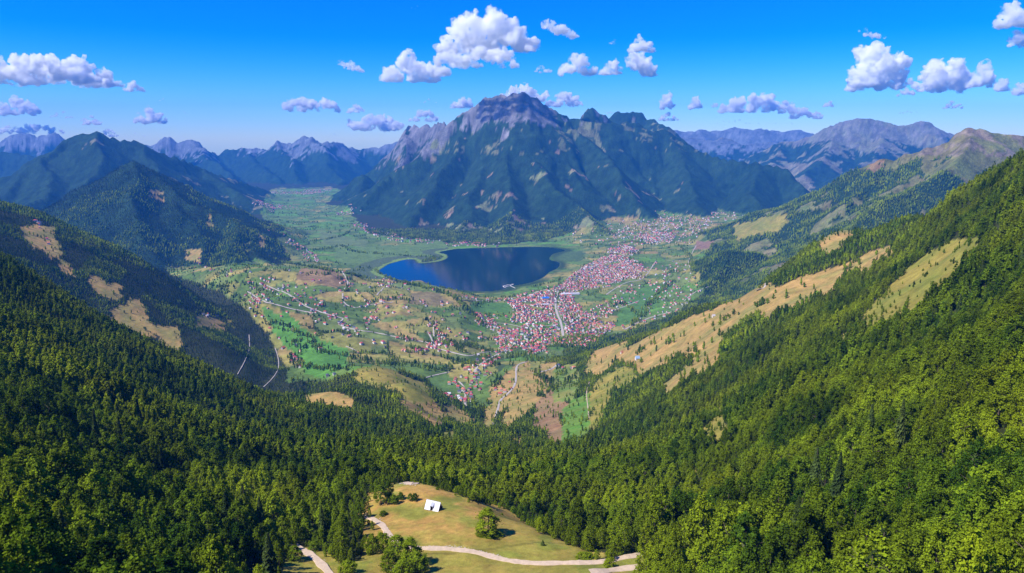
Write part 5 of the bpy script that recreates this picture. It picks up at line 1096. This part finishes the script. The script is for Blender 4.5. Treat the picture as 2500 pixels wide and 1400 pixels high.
# ------------------------------------------------------------------ clouds
from mathutils import noise as mnoise
CLOUDS = [ # centre column, centre row, width, height (photograph pixels), distance, shape, label
(95,172,270,88,9500,'long','huge puffy white cloud cut by the left edge of the picture'),
(238,196,110,52,9500,'tail','ragged tail end of the huge cloud at far left'),
(327,214,50,28,9800,'puff','small white cloud just right of the huge left cloud'),
(36,262,110,50,12500,'long','white cloud at the left edge under the huge cloud'),
(150,278,70,30,14000,'thin','thin broken white cloud right of the left edge cloud'),
(222,296,48,26,15000,'puff','small cloud low over the left ridge between thin wisps'),
(366,287,76,40,14000,'puff','rounded white cloud above the jagged far left peaks'),
(60,318,170,30,25500,'long','flat white cloud bank behind the grey left peaks'),
(268,326,40,22,25100,'puff','little cloud resting on the left summit'),
(330,328,50,18,25500,'thin','thin cloud strip right of the left summit'),
(397,242,28,14,15000,'thin','tiny faint cloud above the rounded cloud on the left'),
(450,273,40,18,16000,'thin','small wispy cloud right of the rounded left cloud'),
(755,257,135,44,12000,'long','elongated white cloud alone in the sky left of the great mountain'),
(868,267,44,24,13000,'puff','small cloud right of the elongated cloud left of the mountain'),
(856,163,64,34,10000,'diag','small slanting cloud high left of the cloud cluster over the peak'),
(915,303,140,48,25100,'long','long low cloud bank just left of the great mountain'),
(825,326,34,14,25500,'thin','small low cloud left of the long cloud bank'),
(1012,172,160,72,9000,'long','broad cloud at lower left of the cluster above the great mountain'),
(1188,88,225,106,8800,'big','biggest towering cloud directly above the great mountain'),
(1160,141,200,62,8250,'long','lower flat cloud below the biggest one above the mountain'),
(1035,285,70,34,24450,'puff','cloud peeping out behind the left shoulder of the great mountain'),
(1128,252,60,34,24450,'puff','cloud behind the left slope of the great summit'),
(1045,246,44,18,24480,'thin','faint cloud above the left shoulder of the great mountain'),
(1280,232,120,46,24480,'long','cloud just behind the summit of the great mountain'),
(1378,246,90,40,24540,'puff','cloud behind the right side of the great summit'),
(1365,74,84,44,9500,'diag','wispy slanting cloud right of the biggest cloud'),
(1326,170,46,22,11000,'puff','small cloud under and right of the biggest cloud'),
(1412,164,92,56,10500,'puff','white cloud with ragged left edge right of the cluster'),
(1492,168,60,38,10800,'puff','cloud between the ragged cloud and the stacked pair'),
(1567,110,66,44,10000,'puff','upper cloud of the stacked pair right of centre'),
(1565,160,72,66,10000,'diag','lower slanting cloud of the stacked pair right of centre'),
(1495,272,36,20,24700,'thin','faint cloud behind the small dark summit right of the peak'),
(1628,252,34,40,15000,'puff','upright little cloud above the right shoulder'),
(1630,288,52,22,24850,'puff','low cloud above the far right ridge shoulder'),
(1698,254,34,34,15000,'puff','small round cloud left of the wide right cloud bank'),
(1845,256,190,52,14500,'long','wide white cloud bank in the middle of the right sky'),
(1965,276,80,40,15500,'tail','broken end of the wide right cloud bank'),
(1840,298,200,18,25500,'thin','thin low cloud strip over the far blue ridges'),
(2022,254,28,20,16000,'puff','tiny cloud right of the wide cloud bank'),
(2128,86,56,26,9500,'diag','small slanting cloud on top of the tall right cloud'),
(2150,168,120,120,9500,'big','tall towering cloud on the right side of the sky'),
(2090,200,44,60,9700,'puff','upright small cloud left of the tall right cloud'),
(2216,226,44,24,9900,'puff','small cloud at the lower right foot of the tall cloud'),
(2308,192,128,80,10000,'big','double topped cloud right of the tall right cloud'),
(2400,190,52,62,10400,'puff','faint upright cloud right of the double topped cloud'),
(2446,208,34,40,10200,'puff','small bright cloud near the right edge'),
(2490,220,44,36,10200,'puff','cloud cut by the right edge at mid sky height'),
(2326,258,46,20,13500,'puff','small flat cloud below the double topped cloud'),
(2215,272,40,18,15000,'thin','faint small cloud above the table shaped mountain'),
(2470,42,70,66,8500,'puff','bright cloud in the top right corner'),
(2485,98,50,44,8500,'puff','cloud just below the top right corner cloud'),
(1012,17,26,14,9000,'thin','tiny faint wisp at the top edge left of the biggest cloud'),
(1495,102,22,18,10500,'thin','tiny faint wisp left of the stacked pair of clouds'),
]
def vapour(name, k):
    m_, t, out = nodes(name); pv = N(t, 'ShaderNodeVolumePrincipled'); pv.inputs['Color'].default_value = (1, 1, 1, 1); pv.inputs['Anisotropy'].default_value = .1
    tc = N(t, 'ShaderNodeTexCoord'); no = N(t, 'ShaderNodeTexNoise', Scale=.0055, Detail=5.0, Roughness=.62); t.links.new(tc.outputs['Object'], no.inputs['Vector'])
    mr = N(t, 'ShaderNodeMapRange', _interpolation_type='SMOOTHSTEP'); mr.inputs['From Min'].default_value = .44 if k < 1 else .405; mr.inputs['From Max'].default_value = .60 if k < 1 else .54; mr.inputs['To Max'].default_value = CLOUD_D*k
    t.links.new(no.outputs['Fac'], mr.inputs['Value']); t.links.new(mr.outputs[0], pv.inputs['Density']); t.links.new(pv.outputs[0], out.inputs['Volume']); return m_
clm = vapour('cloud_vapour', 1.0); clm2 = vapour('thin_cloud_vapour', .5)
zt_cloud = max(1500.0, float(Z.max()) + 20) + 15
def cloud(cx, cy_, w, h, Yd, shape, label, seed):
    tb = float(t_of(cy_ + h*.5)); Yn = (zt_cloud - HC + 10)/-tb if tb < 0 else 1e9
    Yd = max(Yd if Yd < 17000 else 0, Yn*1.01 if Yd != 8250 else 0); Yd = Yd if Yd < 17600 else 18300 + seed*25
    r = np.random.default_rng(9000 + seed); x0, y0, z0 = world_at(cx, cy_, Yd); m_ = Yd/1790.0; W_, H_ = w*m_/2*1.04, h*m_/2*1.06; D_ = min(W_*.8, H_*2.2)
    top = lambda q: {'long': .35 + .65*math.sin(math.pi*min(max(q, 0.02), .98))**.6*(.75 + .25*math.sin(q*9 + seed)), 'tail': 1 - .75*q, 'puff': math.sin(math.pi*min(max(q, .03), .97))**.7,
                     'thin': .45 + .3*math.sin(q*8 + seed), 'diag': .8, 'big': math.sin(math.pi*min(max(q, .03), .97))**.6}[shape]
    nS = int(10 + w/7) if shape != 'thin' else int(6 + w/9); b2 = bmesh.new()
    for i in range(nS):
        q = (i + r.uniform(.1, .9))/nS; tp = max(.15, top(q)); rr_ = H_*r.uniform(.26, .46)*(.75 if shape == 'thin' else 1)*(.65 + .35*tp)
        zc = -H_*.62 + r.uniform(0, 1)**.8*max(0, (tp*1.65*H_ - rr_*.6)); 
        if shape == 'diag': zc = (0.5 - q)*H_*1.2 + r.normal()*H_*.15
        xx = (q*2 - 1)*(W_ - rr_*.9); yy = r.uniform(-1, 1)*(D_ - rr_)*.7
        bmesh.ops.create_icosphere(b2, subdivisions=3, radius=rr_, matrix=Matrix.Translation((xx, yy, zc)) @ Matrix.Diagonal((r.uniform(.95, 1.5), 1.2, r.uniform(.75, 1.0), 1)))
        for k_ in range(3):                                          # cauliflower lobes on each billow
            a = r.uniform(0, 6.28); e_ = r.uniform(-.1, 1.3); rk_ = rr_*r.uniform(.38, .6)
            bmesh.ops.create_icosphere(b2, subdivisions=2, radius=rk_, matrix=Matrix.Translation((xx + math.cos(a)*math.cos(e_)*rr_*1.0, yy + math.sin(a)*math.cos(e_)*rr_, zc + math.sin(e_)*rr_*.85)))
    me_ = bpy.data.meshes.new('cloud_raw'); b2.to_mesh(me_); b2.free()
    tmp = bpy.data.objects.new('cloud_raw', me_); COL.objects.link(tmp); md = tmp.modifiers.new('r', 'REMESH'); md.mode = 'VOXEL'; md.voxel_size = max(1.9*m_, W_/56)
    dg = bpy.context.evaluated_depsgraph_get(); me2 = bpy.data.meshes.new_from_object(tmp.evaluated_get(dg)); bpy.data.objects.remove(tmp); bpy.data.meshes.remove(me_)
    n_ = len(me2.vertices); co = np.empty(n_*3, np.float32); me2.vertices.foreach_get('co', co); co = co.reshape(-1, 3); nr = np.empty(n_*3, np.float32); me2.vertices.foreach_get('normal', nr); nr = nr.reshape(-1, 3)
    f1 = 1/(H_*.42); dsp = np.array([mnoise.fractal(Vector((c[0]*f1 + seed*7, c[1]*f1, c[2]*f1)), .62, 2.2, 6) for c in co])
    lo_ = co[:, 2] < -H_*.5
    co = co + nr*(dsp*H_*.26)[:, None]; co[:, 2] = np.where(co[:, 2] < -H_*.62, -H_*.62 + (co[:, 2] + H_*.62)*.45, co[:, 2])
    me2.vertices.foreach_set('co', co.ravel()); me2.update(); me2.name = 'cloud'
    o = link('cloud', me2, clm2 if shape == 'thin' else clm); o.location = (x0, y0, z0); o['label'] = label; o['category'] = 'cloud'; o['group'] = 'white clouds in the blue sky'
    return o
for i, c_ in enumerate(CLOUDS): cloud(*c_, i)
# ------------------------------------------------------------------ air
hzm, t, out = nodes('air'); pv = N(t, 'ShaderNodeVolumePrincipled', Density=HAZE)
pv.inputs['Color'].default_value = (.04, .32, 1.0, 1); pv.inputs['Anisotropy'].default_value = -0.1
t.links.new(pv.outputs[0], out.inputs['Volume'])
zt = max(1500.0, float(Z.max()) + 20)
hb_ = bmesh.new(); bmesh.ops.create_cube(hb_, size=1.0)
bmesh.ops.scale(hb_, vec=(38200, 20700, zt + 42), verts=hb_.verts); bmesh.ops.translate(hb_, vec=(0, 7250, (zt - 42)/2), verts=hb_.verts)
me = bpy.data.meshes.new('haze'); hb_.to_mesh(me); hb_.free()
link('haze', me, hzm, kind='stuff')
